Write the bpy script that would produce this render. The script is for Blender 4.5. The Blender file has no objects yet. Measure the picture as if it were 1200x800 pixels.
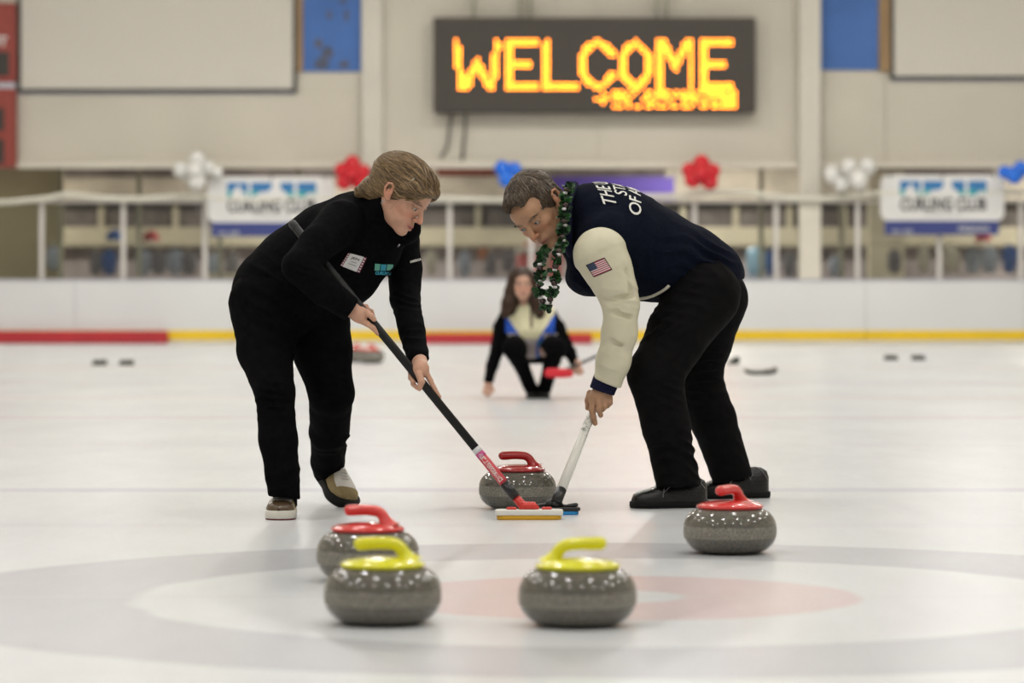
import bpy, math, random
import numpy as np
from mathutils import Vector, Matrix
from mathutils.bvhtree import BVHTree

# ---------------------------------------------------------------- camera, world, lights
scene = bpy.context.scene
COL = scene.collection
FPX, HC, YH = 4000.0, 0.83, 336.0          # focal length in pixels, eye height, horizon row

def P(px, py, d):
    """world point seen at photo pixel (px,py) at distance d down the rink"""
    return np.array([(px - 600.0) / FPX * d, d, HC - (py - YH) / FPX * d])

def G(px, py):
    """point on the ice seen at photo pixel"""
    d = FPX * HC / (py - YH)
    return np.array([(px - 600.0) / FPX * d, d, 0.0])

cam_d = bpy.data.cameras.new('camera')
cam = bpy.data.objects.new('camera', cam_d)
COL.objects.link(cam)
cam.location = (0, 0, HC)
cam.rotation_euler = (math.pi / 2, 0, 0)
cam_d.sensor_width = 36.0
cam_d.lens = FPX / 1200.0 * 36.0
cam_d.shift_y = -(400.0 - YH) / 1200.0
cam_d.clip_start = 0.1
cam_d.clip_end = 300
cam_d.dof.use_dof = True
cam_d.dof.focus_distance = 12.55
cam_d.dof.aperture_fstop = 2.9
scene.camera = cam

scene.view_settings.view_transform = 'Standard'
scene.view_settings.look = 'None'
scene.view_settings.gamma = 1.0
scene.view_settings.use_curve_mapping = False
scene.view_settings.exposure = 0.0
scene.cycles.use_denoising = True
scene.cycles.max_bounces = 6
scene.cycles.diffuse_bounces = 3
scene.cycles.glossy_bounces = 3
scene.cycles.transparent_max_bounces = 24
scene.cycles.caustics_reflective = False
scene.cycles.caustics_refractive = False

world = bpy.data.worlds.new('world')
scene.world = world
world.use_nodes = True
bg = world.node_tree.nodes['Background']
bg.inputs[0].default_value = (1.0, 0.97, 0.92, 1)
bg.inputs[1].default_value = 0.30

LAMP_Z = 7.6
for iy, y in enumerate((2.0, 7.5, 13.0, 18.5, 24.5, 31.0, 38.0, 45.0)):
    for ix, x in enumerate((-9.5, -5.7, -1.9, 1.9, 5.7, 9.5)):
        ld = bpy.data.lights.new('high_bay_light', 'AREA')
        ld.shape = 'DISK'
        ld.size = 0.5
        ld.energy = (77, 77, 75, 79, 90, 107, 126, 140)[iy]
        ld.color = (1.0, 0.982, 0.955)
        lo = bpy.data.objects.new('high_bay_light', ld)
        lo.location = (x + (0.5 if iy % 2 else -0.5), y, LAMP_Z)
        COL.objects.link(lo)
for x in (-9, -3, 3, 9):                     # lobby lamps behind the glass
    ld = bpy.data.lights.new('lobby_light', 'AREA')
    ld.shape = 'RECTANGLE'; ld.size = 1.2; ld.size_y = 0.3
    ld.energy = 175.0
    ld.color = (1.0, 0.9, 0.75)
    lo = bpy.data.objects.new('lobby_light', ld)
    lo.location = (x, 54.9, 3.35)
    COL.objects.link(lo)

for x in (-9, -3, 3, 9):  # weaker unseen fill lights, added to brighten the front of the lobby piers
    ld = bpy.data.lights.new('pier_fill_light', 'AREA')
    ld.shape = 'RECTANGLE'; ld.size = 1.2; ld.size_y = 0.3
    ld.energy = 45.0
    ld.color = (1.0, 0.9, 0.75)
    lo = bpy.data.objects.new('pier_fill_light', ld)
    lo.location = (x, 52.2, 3.35)
    COL.objects.link(lo)

# ---------------------------------------------------------------- materials
def mat(name, color, rough=0.5, metal=0.0, spec=0.5, var=0.0, vscale=8.0, bump=0.0, bscale=60.0,
        sheen=0.0, sss=0.0, coat=0.0, emit=None, estr=0.0, attr=None, stretch=None):
    m = bpy.data.materials.new(name); m.use_nodes = True
    nt = m.node_tree; b = nt.nodes['Principled BSDF']
    b.inputs['Base Color'].default_value = (*color, 1)
    b.inputs['Roughness'].default_value = rough
    b.inputs['Metallic'].default_value = metal
    b.inputs['Specular IOR Level'].default_value = spec
    if sheen:
        b.inputs['Sheen Weight'].default_value = sheen
    if coat:
        b.inputs['Coat Weight'].default_value = coat; b.inputs['Coat Roughness'].default_value = 0.08
    if sss:
        b.inputs['Subsurface Weight'].default_value = sss
        b.inputs['Subsurface Radius'].default_value = (0.012, 0.005, 0.003)
        b.inputs['Subsurface Scale'].default_value = 1.0
    if emit:
        b.inputs['Emission Color'].default_value = (*emit, 1)
        b.inputs['Emission Strength'].default_value = estr
    src = None
    tc = nt.nodes.new('ShaderNodeTexCoord'); mp = nt.nodes.new('ShaderNodeMapping')
    nt.links.new(tc.outputs['Object'], mp.inputs[0])
    if stretch: mp.inputs['Scale'].default_value = stretch
    if attr:
        a = nt.nodes.new('ShaderNodeAttribute'); a.attribute_name = attr
        src = a.outputs['Color']
    if var:
        n = nt.nodes.new('ShaderNodeTexNoise'); n.inputs['Scale'].default_value = vscale
        n.inputs['Detail'].default_value = 5.0
        nt.links.new(mp.outputs[0], n.inputs['Vector'])
        mr = nt.nodes.new('ShaderNodeMapRange')
        mr.inputs[1].default_value = 0.3; mr.inputs[2].default_value = 0.7
        mr.inputs[3].default_value = 1.0 - var; mr.inputs[4].default_value = 1.0 + var
        nt.links.new(n.outputs[0], mr.inputs[0])
        mx = nt.nodes.new('ShaderNodeVectorMath'); mx.operation = 'SCALE'
        if src: nt.links.new(src, mx.inputs[0])
        else: mx.inputs[0].default_value = color
        nt.links.new(mr.outputs[0], mx.inputs['Scale'])
        src = mx.outputs[0]
    if src: nt.links.new(src, b.inputs['Base Color'])
    if bump:
        n2 = nt.nodes.new('ShaderNodeTexNoise'); n2.inputs['Scale'].default_value = bscale
        n2.inputs['Detail'].default_value = 4.0
        nt.links.new(mp.outputs[0], n2.inputs['Vector'])
        bp = nt.nodes.new('ShaderNodeBump'); bp.inputs['Strength'].default_value = bump
        bp.inputs['Distance'].default_value = 0.01
        nt.links.new(n2.outputs[0], bp.inputs['Height'])
        nt.links.new(bp.outputs[0], b.inputs['Normal'])
    return m

def ice_material():
    m = bpy.data.materials.new('ice'); m.use_nodes = True
    nt = m.node_tree; N = nt.nodes; L = nt.links; b = N['Principled BSDF']
    geo = N.new('ShaderNodeNewGeometry')
    def noise(scale, detail=4, sc=(1, 1, 1), rot=0.0):
        mp = N.new('ShaderNodeMapping'); mp.inputs['Scale'].default_value = sc
        mp.inputs['Rotation'].default_value = (0, 0, rot)
        L.new(geo.outputs['Position'], mp.inputs[0])
        n = N.new('ShaderNodeTexNoise'); n.inputs['Scale'].default_value = scale; n.inputs['Detail'].default_value = detail
        L.new(mp.outputs[0], n.inputs['Vector']); return n.outputs[0]
    def math_(op, a, b_=None, c=None):
        n = N.new('ShaderNodeMath'); n.operation = op
        for i, v in enumerate((a, b_, c)):
            if v is None: continue
            if isinstance(v, (int, float)): n.inputs[i].default_value = v
            else: L.new(v, n.inputs[i])
        return n.outputs[0]
    sep = N.new('ShaderNodeSeparateXYZ'); L.new(geo.outputs['Position'], sep.inputs[0])
    X, Y = sep.outputs[0], sep.outputs[1]
    # rings painted under the ice round the tee
    tx, ty = TEE
    dx = math_('SUBTRACT', X, tx); dy = math_('SUBTRACT', Y, ty)
    r = math_('SQRT', math_('ADD', math_('MULTIPLY', dx, dx), math_('MULTIPLY', dy, dy)))
    nz = math_('MULTIPLY', math_('SUBTRACT', noise(3.0, 5), 0.5), 0.05)
    r = math_('ADD', r, nz)
    ramp = N.new('ShaderNodeValToRGB'); cr = ramp.color_ramp
    white = (0.665, 0.675, 0.680, 1); blue = (0.505, 0.51, 0.525, 1); red = (0.66, 0.535, 0.52, 1)
    stops = [(0.0, white), (0.17, white), (0.20, red), (0.64, red), (0.67, white), (1.265, white), (1.31, blue), (1.90, blue), (1.945, white)]
    while len(cr.elements) < len(stops): cr.elements.new(0.5)
    for e, (p, c) in zip(cr.elements, stops): e.position = p / 4.0; e.color = c
    L.new(math_('DIVIDE', r, 4.0), ramp.inputs[0])
    col = ramp.outputs[0]
    def band(coord, c, w, colr, amt, soft=0.5, wob=0.0):
        nonlocal col
        d = math_('ABSOLUTE', math_('SUBTRACT', coord, c))
        mr = N.new('ShaderNodeMapRange'); mr.interpolation_type = 'SMOOTHSTEP'
        mr.inputs[1].default_value = w * (1 - soft); mr.inputs[2].default_value = w * (1 + soft)
        mr.inputs[3].default_value = amt; mr.inputs[4].default_value = 0
        L.new(d, mr.inputs[0])
        mx = N.new('ShaderNodeMix'); mx.data_type = 'RGBA'
        L.new(mr.outputs[0], mx.inputs[0]); L.new(col, mx.inputs[6]); mx.inputs[7].default_value = (*colr, 1)
        col = mx.outputs[2]
    # tee line, hog line and the hockey lines that show through
    band(Y, 9.15, 0.016, (0.6, 0.58, 0.58), 0.45)
    band(Y, 13.95, 0.14, (0.50, 0.50, 0.57), 0.50)
    band(Y, 11.9, 0.10, (0.62, 0.60, 0.63), 0.3)
    band(Y, 21.7, 0.20, (0.64, 0.52, 0.54), 0.42)
    band(Y, 17.9, 0.12, (0.66, 0.62, 0.62), 0.35)
    band(Y, 25.5, 0.12, (0.80, 0.55, 0.45), 0.45)
    band(Y, 29.5, 0.7, (0.62, 0.60, 0.62), 0.45)
    band(Y, 35.0, 0.8, (0.70, 0.64, 0.60), 0.35)
    band(X, tx, 0.008, (0.6, 0.52, 0.52), 0.10)
    # streaks along the sheet, scraper marks and cloudy patches
    cl = math_('ADD', math_('MULTIPLY', noise(1.3, 6, (1, 0.35, 1)), 0.16), math_('MULTIPLY', noise(9.0, 5, (1, 0.25, 1), 0.5), 0.06))
    cl = math_('ADD', cl, math_('MULTIPLY', noise(30.0, 5), 0.07))
    mr = N.new('ShaderNodeMapRange'); L.new(cl, mr.inputs[0])
    mr.inputs[1].default_value = 0.10; mr.inputs[2].default_value = 0.19
    mr.inputs[3].default_value = 0.92; mr.inputs[4].default_value = 1.06
    vm = N.new('ShaderNodeVectorMath'); vm.operation = 'SCALE'
    L.new(col, vm.inputs[0]); L.new(mr.outputs[0], vm.inputs['Scale'])
    L.new(vm.outputs[0], b.inputs['Base Color'])
    b.inputs['Roughness'].default_value = 0.24
    b.inputs['Specular IOR Level'].default_value = 0.38
    bp = N.new('ShaderNodeBump'); bp.inputs['Strength'].default_value = 0.35; bp.inputs['Distance'].default_value = 0.004
    L.new(noise(90.0, 3), bp.inputs['Height']); L.new(bp.outputs[0], b.inputs['Normal'])
    return m

# ---------------------------------------------------------------- mesh helpers
def mk_mesh(name, V, F, mats=(), fm=None, smooth=True):
    """V (n,3), F list/array of faces (quads array or list of tuples)"""
    me = bpy.data.meshes.new(name)
    V = np.asarray(V, dtype=np.float32)
    if isinstance(F, np.ndarray):
        nf, k = F.shape
        tot = np.full(nf, k, dtype=np.int32); flat = F.astype(np.int32).ravel()
    else:
        tot = np.array([len(f) for f in F], dtype=np.int32)
        flat = np.array([i for f in F for i in f], dtype=np.int32); nf = len(tot)
    start = np.zeros(nf, dtype=np.int32); start[1:] = np.cumsum(tot)[:-1]
    me.vertices.add(len(V)); me.vertices.foreach_set('co', V.ravel())
    me.loops.add(len(flat)); me.loops.foreach_set('vertex_index', flat)
    me.polygons.add(nf); me.polygons.foreach_set('loop_start', start); me.polygons.foreach_set('loop_total', tot)
    for m in mats: me.materials.append(m)
    if fm is not None: me.polygons.foreach_set('material_index', np.asarray(fm, dtype=np.int32))
    me.polygons.foreach_set('use_smooth', np.full(nf, bool(smooth)))
    me.update(calc_edges=True); me.validate()
    return me

ROOT0 = {}
def set_tags(o, label=None, cat=None, group=None, kind=None):
    if label: o['label'] = label
    if cat: o['category'] = cat
    if group: o['group'] = group
    if kind: o['kind'] = kind
    return o

def empty(name, loc, label=None, cat=None, group=None, rz=0.0, kind=None):
    o = bpy.data.objects.new(name, None); COL.objects.link(o)
    o.empty_display_size = 0.1
    o.location = [float(c) for c in loc]; o.rotation_euler = (0, 0, rz)
    ROOT0[o.name] = np.array(loc, dtype=float)
    return set_tags(o, label, cat, group, kind)

def link(name, V, F, mats, parent=None, label=None, cat=None, group=None, kind=None, fm=None, smooth=True, local=False, color=None):
    """link a mesh whose V are world coordinates (local=True: already in the parent's frame)"""
    V = np.asarray(V, dtype=float)
    if not isinstance(mats, (list, tuple)): mats = [mats]
    if parent is None:
        org = np.array([(V[:, 0].min() + V[:, 0].max()) / 2, (V[:, 1].min() + V[:, 1].max()) / 2, V[:, 2].min()])
    elif local: org = np.zeros(3)
    else: org = ROOT0[parent.name]
    me = mk_mesh(name, V - org, F, mats, fm, smooth)
    if color is not None:
        ca = me.color_attributes.new('Col', 'FLOAT_COLOR', 'POINT')
        c4 = np.ones((len(V), 4), dtype=np.float32); c4[:, :3] = color
        ca.data.foreach_set('color', c4.ravel())
    o = bpy.data.objects.new(name, me); COL.objects.link(o)
    if parent is None: o.location = org; ROOT0[o.name] = org
    else:
        o.parent = parent
        ROOT0[o.name] = ROOT0.get(parent.name, np.zeros(3)) if not local else np.zeros(3)
    return set_tags(o, label, cat, group, kind)

class MB:
    """collects simple shapes into one mesh"""
    def __init__(s): s.v = []; s.f = []; s.m = []; s.n = 0
    def add(s, V, F, m=0):
        V = np.asarray(V, dtype=float).reshape(-1, 3)
        s.v.append(V); s.f += [tuple(int(i) + s.n for i in f) for f in F]; s.m += [m] * len(F); s.n += len(V); return s
    def box(s, lo, hi, m=0, bev=0.0):
        lo = np.array(lo, float); hi = np.array(hi, float)
        if bev > 0:
            b = min(bev, 0.49 * float(min(hi - lo)))
            V = []; F = []
            # chamfered box: 24 vertices
            idx = {}
            for ax in range(3):
                for sg in (0, 1):
                    for u in (0, 1):
                        for w in (0, 1):
                            p = [0, 0, 0]; p[ax] = (lo, hi)[sg][ax]
                            a1, a2 = [a for a in range(3) if a != ax]
                            p[a1] = lo[a1] + b if u == 0 else hi[a1] - b
                            p[a2] = lo[a2] + b if w == 0 else hi[a2] - b
                            key = (ax, sg, u, w); idx[key] = len(V); V.append(p)
            def corner(ax, sx, sy, sz):
                s3 = (sx, sy, sz); a1, a2 = [a for a in range(3) if a != ax]
                return idx[(ax, s3[ax], s3[a1], s3[a2])]
            for ax in range(3):
                for sg in (0, 1):
                    q = [idx[(ax, sg, u, w)] for u, w in ((0, 0), (1, 0), (1, 1), (0, 1))]
                    F.append(q if (sg == 1) != (ax == 1) else q[::-1])
            for ax in range(3):      # edges along ax
                a1, a2 = [a for a in range(3) if a != ax]
                for u in (0, 1):
                    for w in (0, 1):
                        def c(face_ax, t):
                            s3 = [0, 0, 0]; s3[ax] = t; s3[a1] = u; s3[a2] = w
                            return corner(face_ax, *s3)
                        F.append([c(a1, 0), c(a1, 1), c(a2, 1), c(a2, 0)])
            for sx in (0, 1):
                for sy in (0, 1):
                    for sz in (0, 1):
                        F.append([corner(0, sx, sy, sz), corner(1, sx, sy, sz), corner(2, sx, sy, sz)])
            return s.add(V, F, m)
        V = [(x, y, z) for z in (lo[2], hi[2]) for y in (lo[1], hi[1]) for x in (lo[0], hi[0])]
        return s.add(V, [(0, 2, 3, 1), (4, 5, 7, 6), (0, 1, 5, 4), (2, 6, 7, 3), (0, 4, 6, 2), (1, 3, 7, 5)], m)
    def sweep(s, pts, rad, n=10, flat=None, side=None, m=0, cap=True):
        V, F = sweep(pts, rad, n, flat, side, cap); return s.add(V, F, m)
    def lathe(s, prof, c=(0, 0, 0), n=32, m=0):
        V, F = lathe(prof, c, n); return s.add(V, F, m)
    def link(s, name, mats, parent=None, **k):
        return link(name, np.vstack(s.v), s.f, mats, parent, fm=s.m, **k)

def unit(v): v = np.asarray(v, float); return v / (np.linalg.norm(v) + 1e-12)

def sweep(pts, rad, n=10, flat=None, side=None, cap=True):
    """tube through pts; rad scalar/list; flat: factor along 'side' direction"""
    P_ = [np.asarray(p, float) for p in pts]; k = len(P_)
    R = [rad] * k if np.isscalar(rad) else list(rad)
    FL = [1.0] * k if flat is None else ([flat] * k if np.isscalar(flat) else list(flat))
    T = [unit(P_[min(i + 1, k - 1)] - P_[max(i - 1, 0)]) for i in range(k)]
    a = np.asarray(side, float) if side is not None else (np.array([0, 0, 1.0]) if abs(T[0][2]) < 0.9 else np.array([1.0, 0, 0]))
    V = []; F = []
    u = unit(a - T[0] * np.dot(a, T[0]))
    for i in range(k):
        if side is not None: u = unit(a - T[i] * np.dot(a, T[i]))
        else: u = unit(u - T[i] * np.dot(u, T[i]))
        w = np.cross(T[i], u)
        for j in range(n):
            t = 2 * math.pi * j / n
            V.append(P_[i] + R[i] * (FL[i] * math.cos(t) * u + math.sin(t) * w))
    for i in range(k - 1):
        for j in range(n):
            F.append((i * n + j, i * n + (j + 1) % n, (i + 1) * n + (j + 1) % n, (i + 1) * n + j))
    if cap:
        F.append(tuple(range(n))[::-1]); F.append(tuple((k - 1) * n + j for j in range(n)))
    return V, F

def rounded_ends(pts, r, steps=3):
    """pts,radii with hemispherical ends"""
    pts = [np.asarray(p, float) for p in pts]
    R = [r] * len(pts) if np.isscalar(r) else list(r)
    d0 = unit(pts[0] - pts[1]); d1 = unit(pts[-1] - pts[-2])
    A = []; RA = []
    for i in range(steps, 0, -1):
        t = i / steps * math.pi / 2
        A.append(pts[0] + d0 * R[0] * math.sin(t)); RA.append(max(R[0] * math.cos(t), R[0] * 0.04))
    A += pts; RA += R
    for i in range(1, steps + 1):
        t = i / steps * math.pi / 2
        A.append(pts[-1] + d1 * R[-1] * math.sin(t)); RA.append(max(R[-1] * math.cos(t), R[-1] * 0.04))
    return A, RA

def spline(pts, sub=6):
    """Catmull-Rom through rows of numbers"""
    A = np.asarray(pts, float); out = []
    k = len(A)
    for i in range(k - 1):
        p0 = A[max(i - 1, 0)]; p1 = A[i]; p2 = A[i + 1]; p3 = A[min(i + 2, k - 1)]
        for j in range(sub):
            t = j / sub
            out.append(0.5 * ((2 * p1) + (-p0 + p2) * t + (2 * p0 - 5 * p1 + 4 * p2 - p3) * t * t + (-p0 + 3 * p1 - 3 * p2 + p3) * t ** 3))
    out.append(A[-1]); return np.array(out)

def lathe(prof, c=(0, 0, 0), n=32):
    V = []; F = []; c = np.asarray(c, float); k = len(prof)
    for r, z in prof:
        for j in range(n):
            t = 2 * math.pi * j / n
            V.append(c + np.array([r * math.cos(t), r * math.sin(t), z]))
    for i in range(k - 1):
        for j in range(n):
            F.append((i * n + j, i * n + (j + 1) % n, (i + 1) * n + (j + 1) % n, (i + 1) * n + j))
    if prof[0][0] > 1e-6: F.append(tuple(range(n))[::-1])
    if prof[-1][0] > 1e-6: F.append(tuple((k - 1) * n + j for j in range(n)))
    return V, F

def text_mesh(s, size=1.0, bold=0.0, shear=0.0, spacing=1.0):
    """flat text mesh centred on the origin in XY: returns V(n,3), F"""
    cu = bpy.data.curves.new('txt', 'FONT'); cu.body = s; cu.size = size; cu.offset = bold
    cu.align_x = 'CENTER'; cu.align_y = 'CENTER'; cu.shear = shear; cu.space_character = spacing; cu.resolution_u = 3
    o = bpy.data.objects.new('txt', cu); COL.objects.link(o)
    bpy.context.view_layer.update()
    me = bpy.data.meshes.new_from_object(o.evaluated_get(bpy.context.evaluated_depsgraph_get()))
    V = np.array([v.co[:] for v in me.vertices]); F = [tuple(p.vertices) for p in me.polygons]
    bpy.data.objects.remove(o); bpy.data.curves.remove(cu); bpy.data.meshes.remove(me)
    return V, F

def copy_tree(o, parent=None):
    c = o.copy(); COL.objects.link(c)
    if parent is not None: c.parent = parent
    for ch in list(o.children): copy_tree(ch, c)
    return c

# ---------------------------------------------------------------- signed distance modelling
def vnoise(Pn, scale, seed=0):
    """smooth value noise, -1..1, for points (n,3)"""
    q = Pn * scale + seed * 17.31
    i = np.floor(q).astype(np.int64); f = q - i; f = f * f * (3 - 2 * f)
    def h(a, b, c):
        n = (a * 374761393 + b * 668265263 + c * 2147483647 + seed * 1013904223) & 0xffffffff
        n = ((n ^ (n >> 13)) * 1274126177) & 0xffffffff
        return ((n ^ (n >> 16)) & 0xffff) / 32767.5 - 1.0
    r = 0
    for a in (0, 1):
        for b in (0, 1):
            for c in (0, 1):
                w = (f[:, 0] if a else 1 - f[:, 0]) * (f[:, 1] if b else 1 - f[:, 1]) * (f[:, 2] if c else 1 - f[:, 2])
                r = r + w * h(i[:, 0] + a, i[:, 1] + b, i[:, 2] + c)
    return r

class Vol:
    def __init__(s, lo, hi, h):
        s.lo = np.array(lo, float); s.h = h
        s.n = (np.ceil((np.array(hi) - s.lo) / h).astype(int) + 1)
        s.D = np.full(s.n, 0.5, dtype=np.float32)
    def _slab(s, lo, hi, m):
        a = np.maximum(np.floor((np.array(lo) - m - s.lo) / s.h).astype(int), 0)
        b = np.minimum(np.ceil((np.array(hi) + m - s.lo) / s.h).astype(int) + 1, s.n)
        if np.any(b <= a): return None
        sl = tuple(slice(x, y) for x, y in zip(a, b))
        X = (s.lo[0] + s.h * np.arange(a[0], b[0])).astype(np.float32)[:, None, None]
        Y = (s.lo[1] + s.h * np.arange(a[1], b[1])).astype(np.float32)[None, :, None]
        Z = (s.lo[2] + s.h * np.arange(a[2], b[2])).astype(np.float32)[None, None, :]
        return sl, X, Y, Z
    def _put(s, lo, hi, fn, k, sub=False):
        r = s._slab(lo, hi, k + 3 * s.h)
        if r is None: return
        sl, X, Y, Z = r
        d = fn(X, Y, Z)
        if sub == 'and': s.D[sl] = np.maximum(s.D[sl], d); return
        D = s.D[sl] if not sub else -s.D[sl]
        if k > 0:
            hh = np.maximum(k - np.abs(D - d), 0) / k
            r_ = np.minimum(D, d) - hh * hh * k * 0.25
        else: r_ = np.minimum(D, d)
        s.D[sl] = r_ if not sub else -r_
    def cone(s, a, b, ra, rb, k=0.01, side=None, fl=1.0, sub=False):
        a = np.asarray(a, float); b = np.asarray(b, float)
        R = max(ra, rb) * max(1.0, fl)
        ab = b - a; L2 = float(ab @ ab) + 1e-12
        sd = None
        if side is not None and fl != 1.0:
            ax = ab / math.sqrt(L2) if L2 > 1e-8 else np.array([0, 0, 1.0])
            sd = unit(np.asarray(side, float) - ax * np.dot(side, ax))
        def fn(X, Y, Z):
            px, py, pz = X - a[0], Y - a[1], Z - a[2]
            t = np.clip((px * ab[0] + py * ab[1] + pz * ab[2]) / L2, 0, 1)
            qx, qy, qz = px - t * ab[0], py - t * ab[1], pz - t * ab[2]
            l2 = qx * qx + qy * qy + qz * qz
            if sd is not None:
                sv = qx * sd[0] + qy * sd[1] + qz * sd[2]
                l2 = l2 - sv * sv * (1 - 1 / fl ** 2)
            return np.sqrt(np.maximum(l2, 0)) - (ra + (rb - ra) * t)
        s._put(np.minimum(a, b) - R, np.maximum(a, b) + R, fn, k, sub)
    def chain(s, pts, rad, k=0.012, side=None, fl=1.0, k_in=None):
        FL = [fl] * len(pts) if np.isscalar(fl) else fl
        for i in range(len(pts) - 1):
            s.cone(pts[i], pts[i + 1], rad[i], rad[i + 1], k if i == 0 or k_in is None else k_in, side, (FL[i] + FL[i + 1]) / 2)
    def ell(s, c, r, k=0.01, R=None, sub=False):
        """ellipsoid; R rows are its axes"""
        c = np.asarray(c, float); r = np.asarray(r, float); m = float(max(r))
        R = np.eye(3) if R is None else np.asarray(R, float)
        def fn(X, Y, Z):
            px, py, pz = X - c[0], Y - c[1], Z - c[2]
            u = [(px * R[i, 0] + py * R[i, 1] + pz * R[i, 2]) / r[i] for i in range(3)]
            k0 = np.sqrt(u[0] ** 2 + u[1] ** 2 + u[2] ** 2) + 1e-9
            k1 = np.sqrt((u[0] / r[0]) ** 2 + (u[1] / r[1]) ** 2 + (u[2] / r[2]) ** 2) + 1e-9
            return k0 * (k0 - 1) / k1
        s._put(c - m, c + m, fn, k, sub)
    def cut(s, p, n, lo, hi):
        """remove what lies beyond plane (p, normal n) inside the box lo..hi"""
        p = np.asarray(p, float); n = unit(n)
        r = s._slab(lo, hi, 0)
        if r is None: return
        sl, X, Y, Z = r
        d = (X - p[0]) * n[0] + (Y - p[1]) * n[1] + (Z - p[2]) * n[2]
        s.D[sl] = np.maximum(s.D[sl], d.astype(np.float32))
    def mesh(s):
        D = s.D
        I = D < 0
        c = I[:-1, :-1, :-1].astype(np.uint8)
        for a, b, e in ((1, 0, 0), (0, 1, 0), (1, 1, 0), (0, 0, 1), (1, 0, 1), (0, 1, 1), (1, 1, 1)):
            c = c + I[a:D.shape[0] - 1 + a, b:D.shape[1] - 1 + b, e:D.shape[2] - 1 + e]
        act = (c > 0) & (c < 8)
        ci, cj, ck = np.nonzero(act)
        nv = len(ci)
        idx = np.full(act.shape, -1, dtype=np.int32); idx[ci, cj, ck] = np.arange(nv)
        cor = [(a, b, e) for a in (0, 1) for b in (0, 1) for e in (0, 1)]
        val = {q: D[ci + q[0], cj + q[1], ck + q[2]] for q in cor}
        acc = np.zeros((nv, 3)); cnt = np.zeros(nv)
        for q in cor:
            for ax in range(3):
                if q[ax] == 0:
                    q2 = list(q); q2[ax] = 1; q2 = tuple(q2)
                    v0 = val[q]; v1 = val[q2]; m = (v0 < 0) != (v1 < 0)
                    t = np.where(m, v0 / np.where(m, v0 - v1, 1), 0)
                    p = np.zeros((nv, 3)); p[:] = q; p[:, ax] = t
                    acc += p * m[:, None]; cnt += m
        V = (np.stack([ci, cj, ck], 1) + acc / cnt[:, None]) * s.h + s.lo
        quads = []
        for ax in range(3):
            sh = [slice(None)] * 3; sh2 = [slice(None)] * 3
            sh[ax] = slice(0, -1); sh2[ax] = slice(1, None)
            A = I[tuple(sh)]; B = I[tuple(sh2)]
            x = np.nonzero(A != B)
            x = [q.astype(int) for q in x]
            o1, o2 = [q for q in range(3) if q != ax]
            ok = (x[o1] > 0) & (x[o2] > 0) & (x[o1] < act.shape[o1]) & (x[o2] < act.shape[o2])
            x = [q[ok] for q in x]
            ins = A[tuple(x)]
            def g(d1, d2):
                y = list(x); y[o1] = y[o1] - d1; y[o2] = y[o2] - d2
                return idx[tuple(y)]
            Q = np.stack([g(1, 1), g(0, 1), g(0, 0), g(1, 0)], 1)
            flip = ins if ax != 1 else ~ins
            Q[~flip] = Q[~flip][:, ::-1]
            quads.append(Q)
        Q = np.vstack(quads); Q = Q[(Q >= 0).all(1)]
        return V, Q

def vnormals(V, Q):
    n = np.zeros_like(V)
    a = V[Q[:, 2]] - V[Q[:, 0]]; b = V[Q[:, 3]] - V[Q[:, 1]]
    fn = np.cross(a, b)
    for i in range(4): np.add.at(n, Q[:, i], fn)
    return n / (np.linalg.norm(n, axis=1, keepdims=True) + 1e-12)

def smooth_mesh(V, Q, it=1, lam=0.5):
    for _ in range(it):
        s = np.zeros_like(V); c = np.zeros(len(V))
        for i in range(4):
            a = Q[:, i]; b = Q[:, (i + 1) % 4]
            np.add.at(s, a, V[b]); np.add.at(c, a, 1)
            np.add.at(s, b, V[a]); np.add.at(c, b, 1)
        V = V + lam * (s / np.maximum(c, 1)[:, None] - V)
    return V

def folds(V, N, specs):
    """cloth folds: specs (centre, reach, direction across the folds, pitch, depth)"""
    wob = np.stack([vnoise(V, 9, 3), vnoise(V, 9, 4), vnoise(V, 9, 5)], 1)
    d = np.zeros(len(V))
    for c, reach, axis, pitch, amp in specs:
        r = V - np.asarray(c)
        w = np.exp(-(r ** 2).sum(1) / reach ** 2)
        ph = (r @ unit(axis)) / pitch * math.pi + 2.0 * vnoise(V, 6, 3) + 0.8 * vnoise(V, 14, 7)
        s_ = np.sin(ph); d += w * amp * 2.2 * (0.6 - 1.6 * np.abs(s_) ** 0.7) * np.clip(0.45 + 0.9 * vnoise(V, 7, 4), 0, 1.2)
    return V + N * d[:, None]

def body_bvh(o):
    me = o.data; off = ROOT0[o.name]
    vs = [Vector((v.co[0] + off[0], v.co[1] + off[1], v.co[2] + off[2])) for v in me.vertices]
    return BVHTree.FromPolygons(vs, [tuple(p.vertices) for p in me.polygons])

def decal(bvh, V2, F, fn, mats, name, parent, fm=None, lift=0.0015, label=None, color=None):
    """lay a flat mesh on a surface: fn(x,y) gives (ray origin, ray direction)"""
    out = []; bad = set()
    for i, p in enumerate(V2):
        o, d = fn(p[0], p[1]); hit, nrm, _, _ = bvh.ray_cast(Vector(o), Vector(unit(d)))
        if hit is None: out.append(o); bad.add(i); continue
        dd = Vector(unit(d))
        out.append(np.array(hit - dd * lift))
    F2 = []; fm2 = []
    for j, f in enumerate(F):
        if not any(i in bad for i in f):
            F2.append(f); fm2.append(fm[j] if fm is not None else 0)
    if not F2: return None
    used = sorted({i for f in F2 for i in f}); mp = {u: k for k, u in enumerate(used)}
    V = [out[u] for u in used]; F2 = [tuple(mp[i] for i in f) for f in F2]
    return link(name, V, F2, mats, parent, fm=fm2, label=label, smooth=False)

# ================================================================ THE SETTING
TEE = (0.28, 9.15)
BD = 50.3                                   # distance of the end boards
def B(px, py, d=BD): return P(px, py, d)
random.seed(4)

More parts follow.
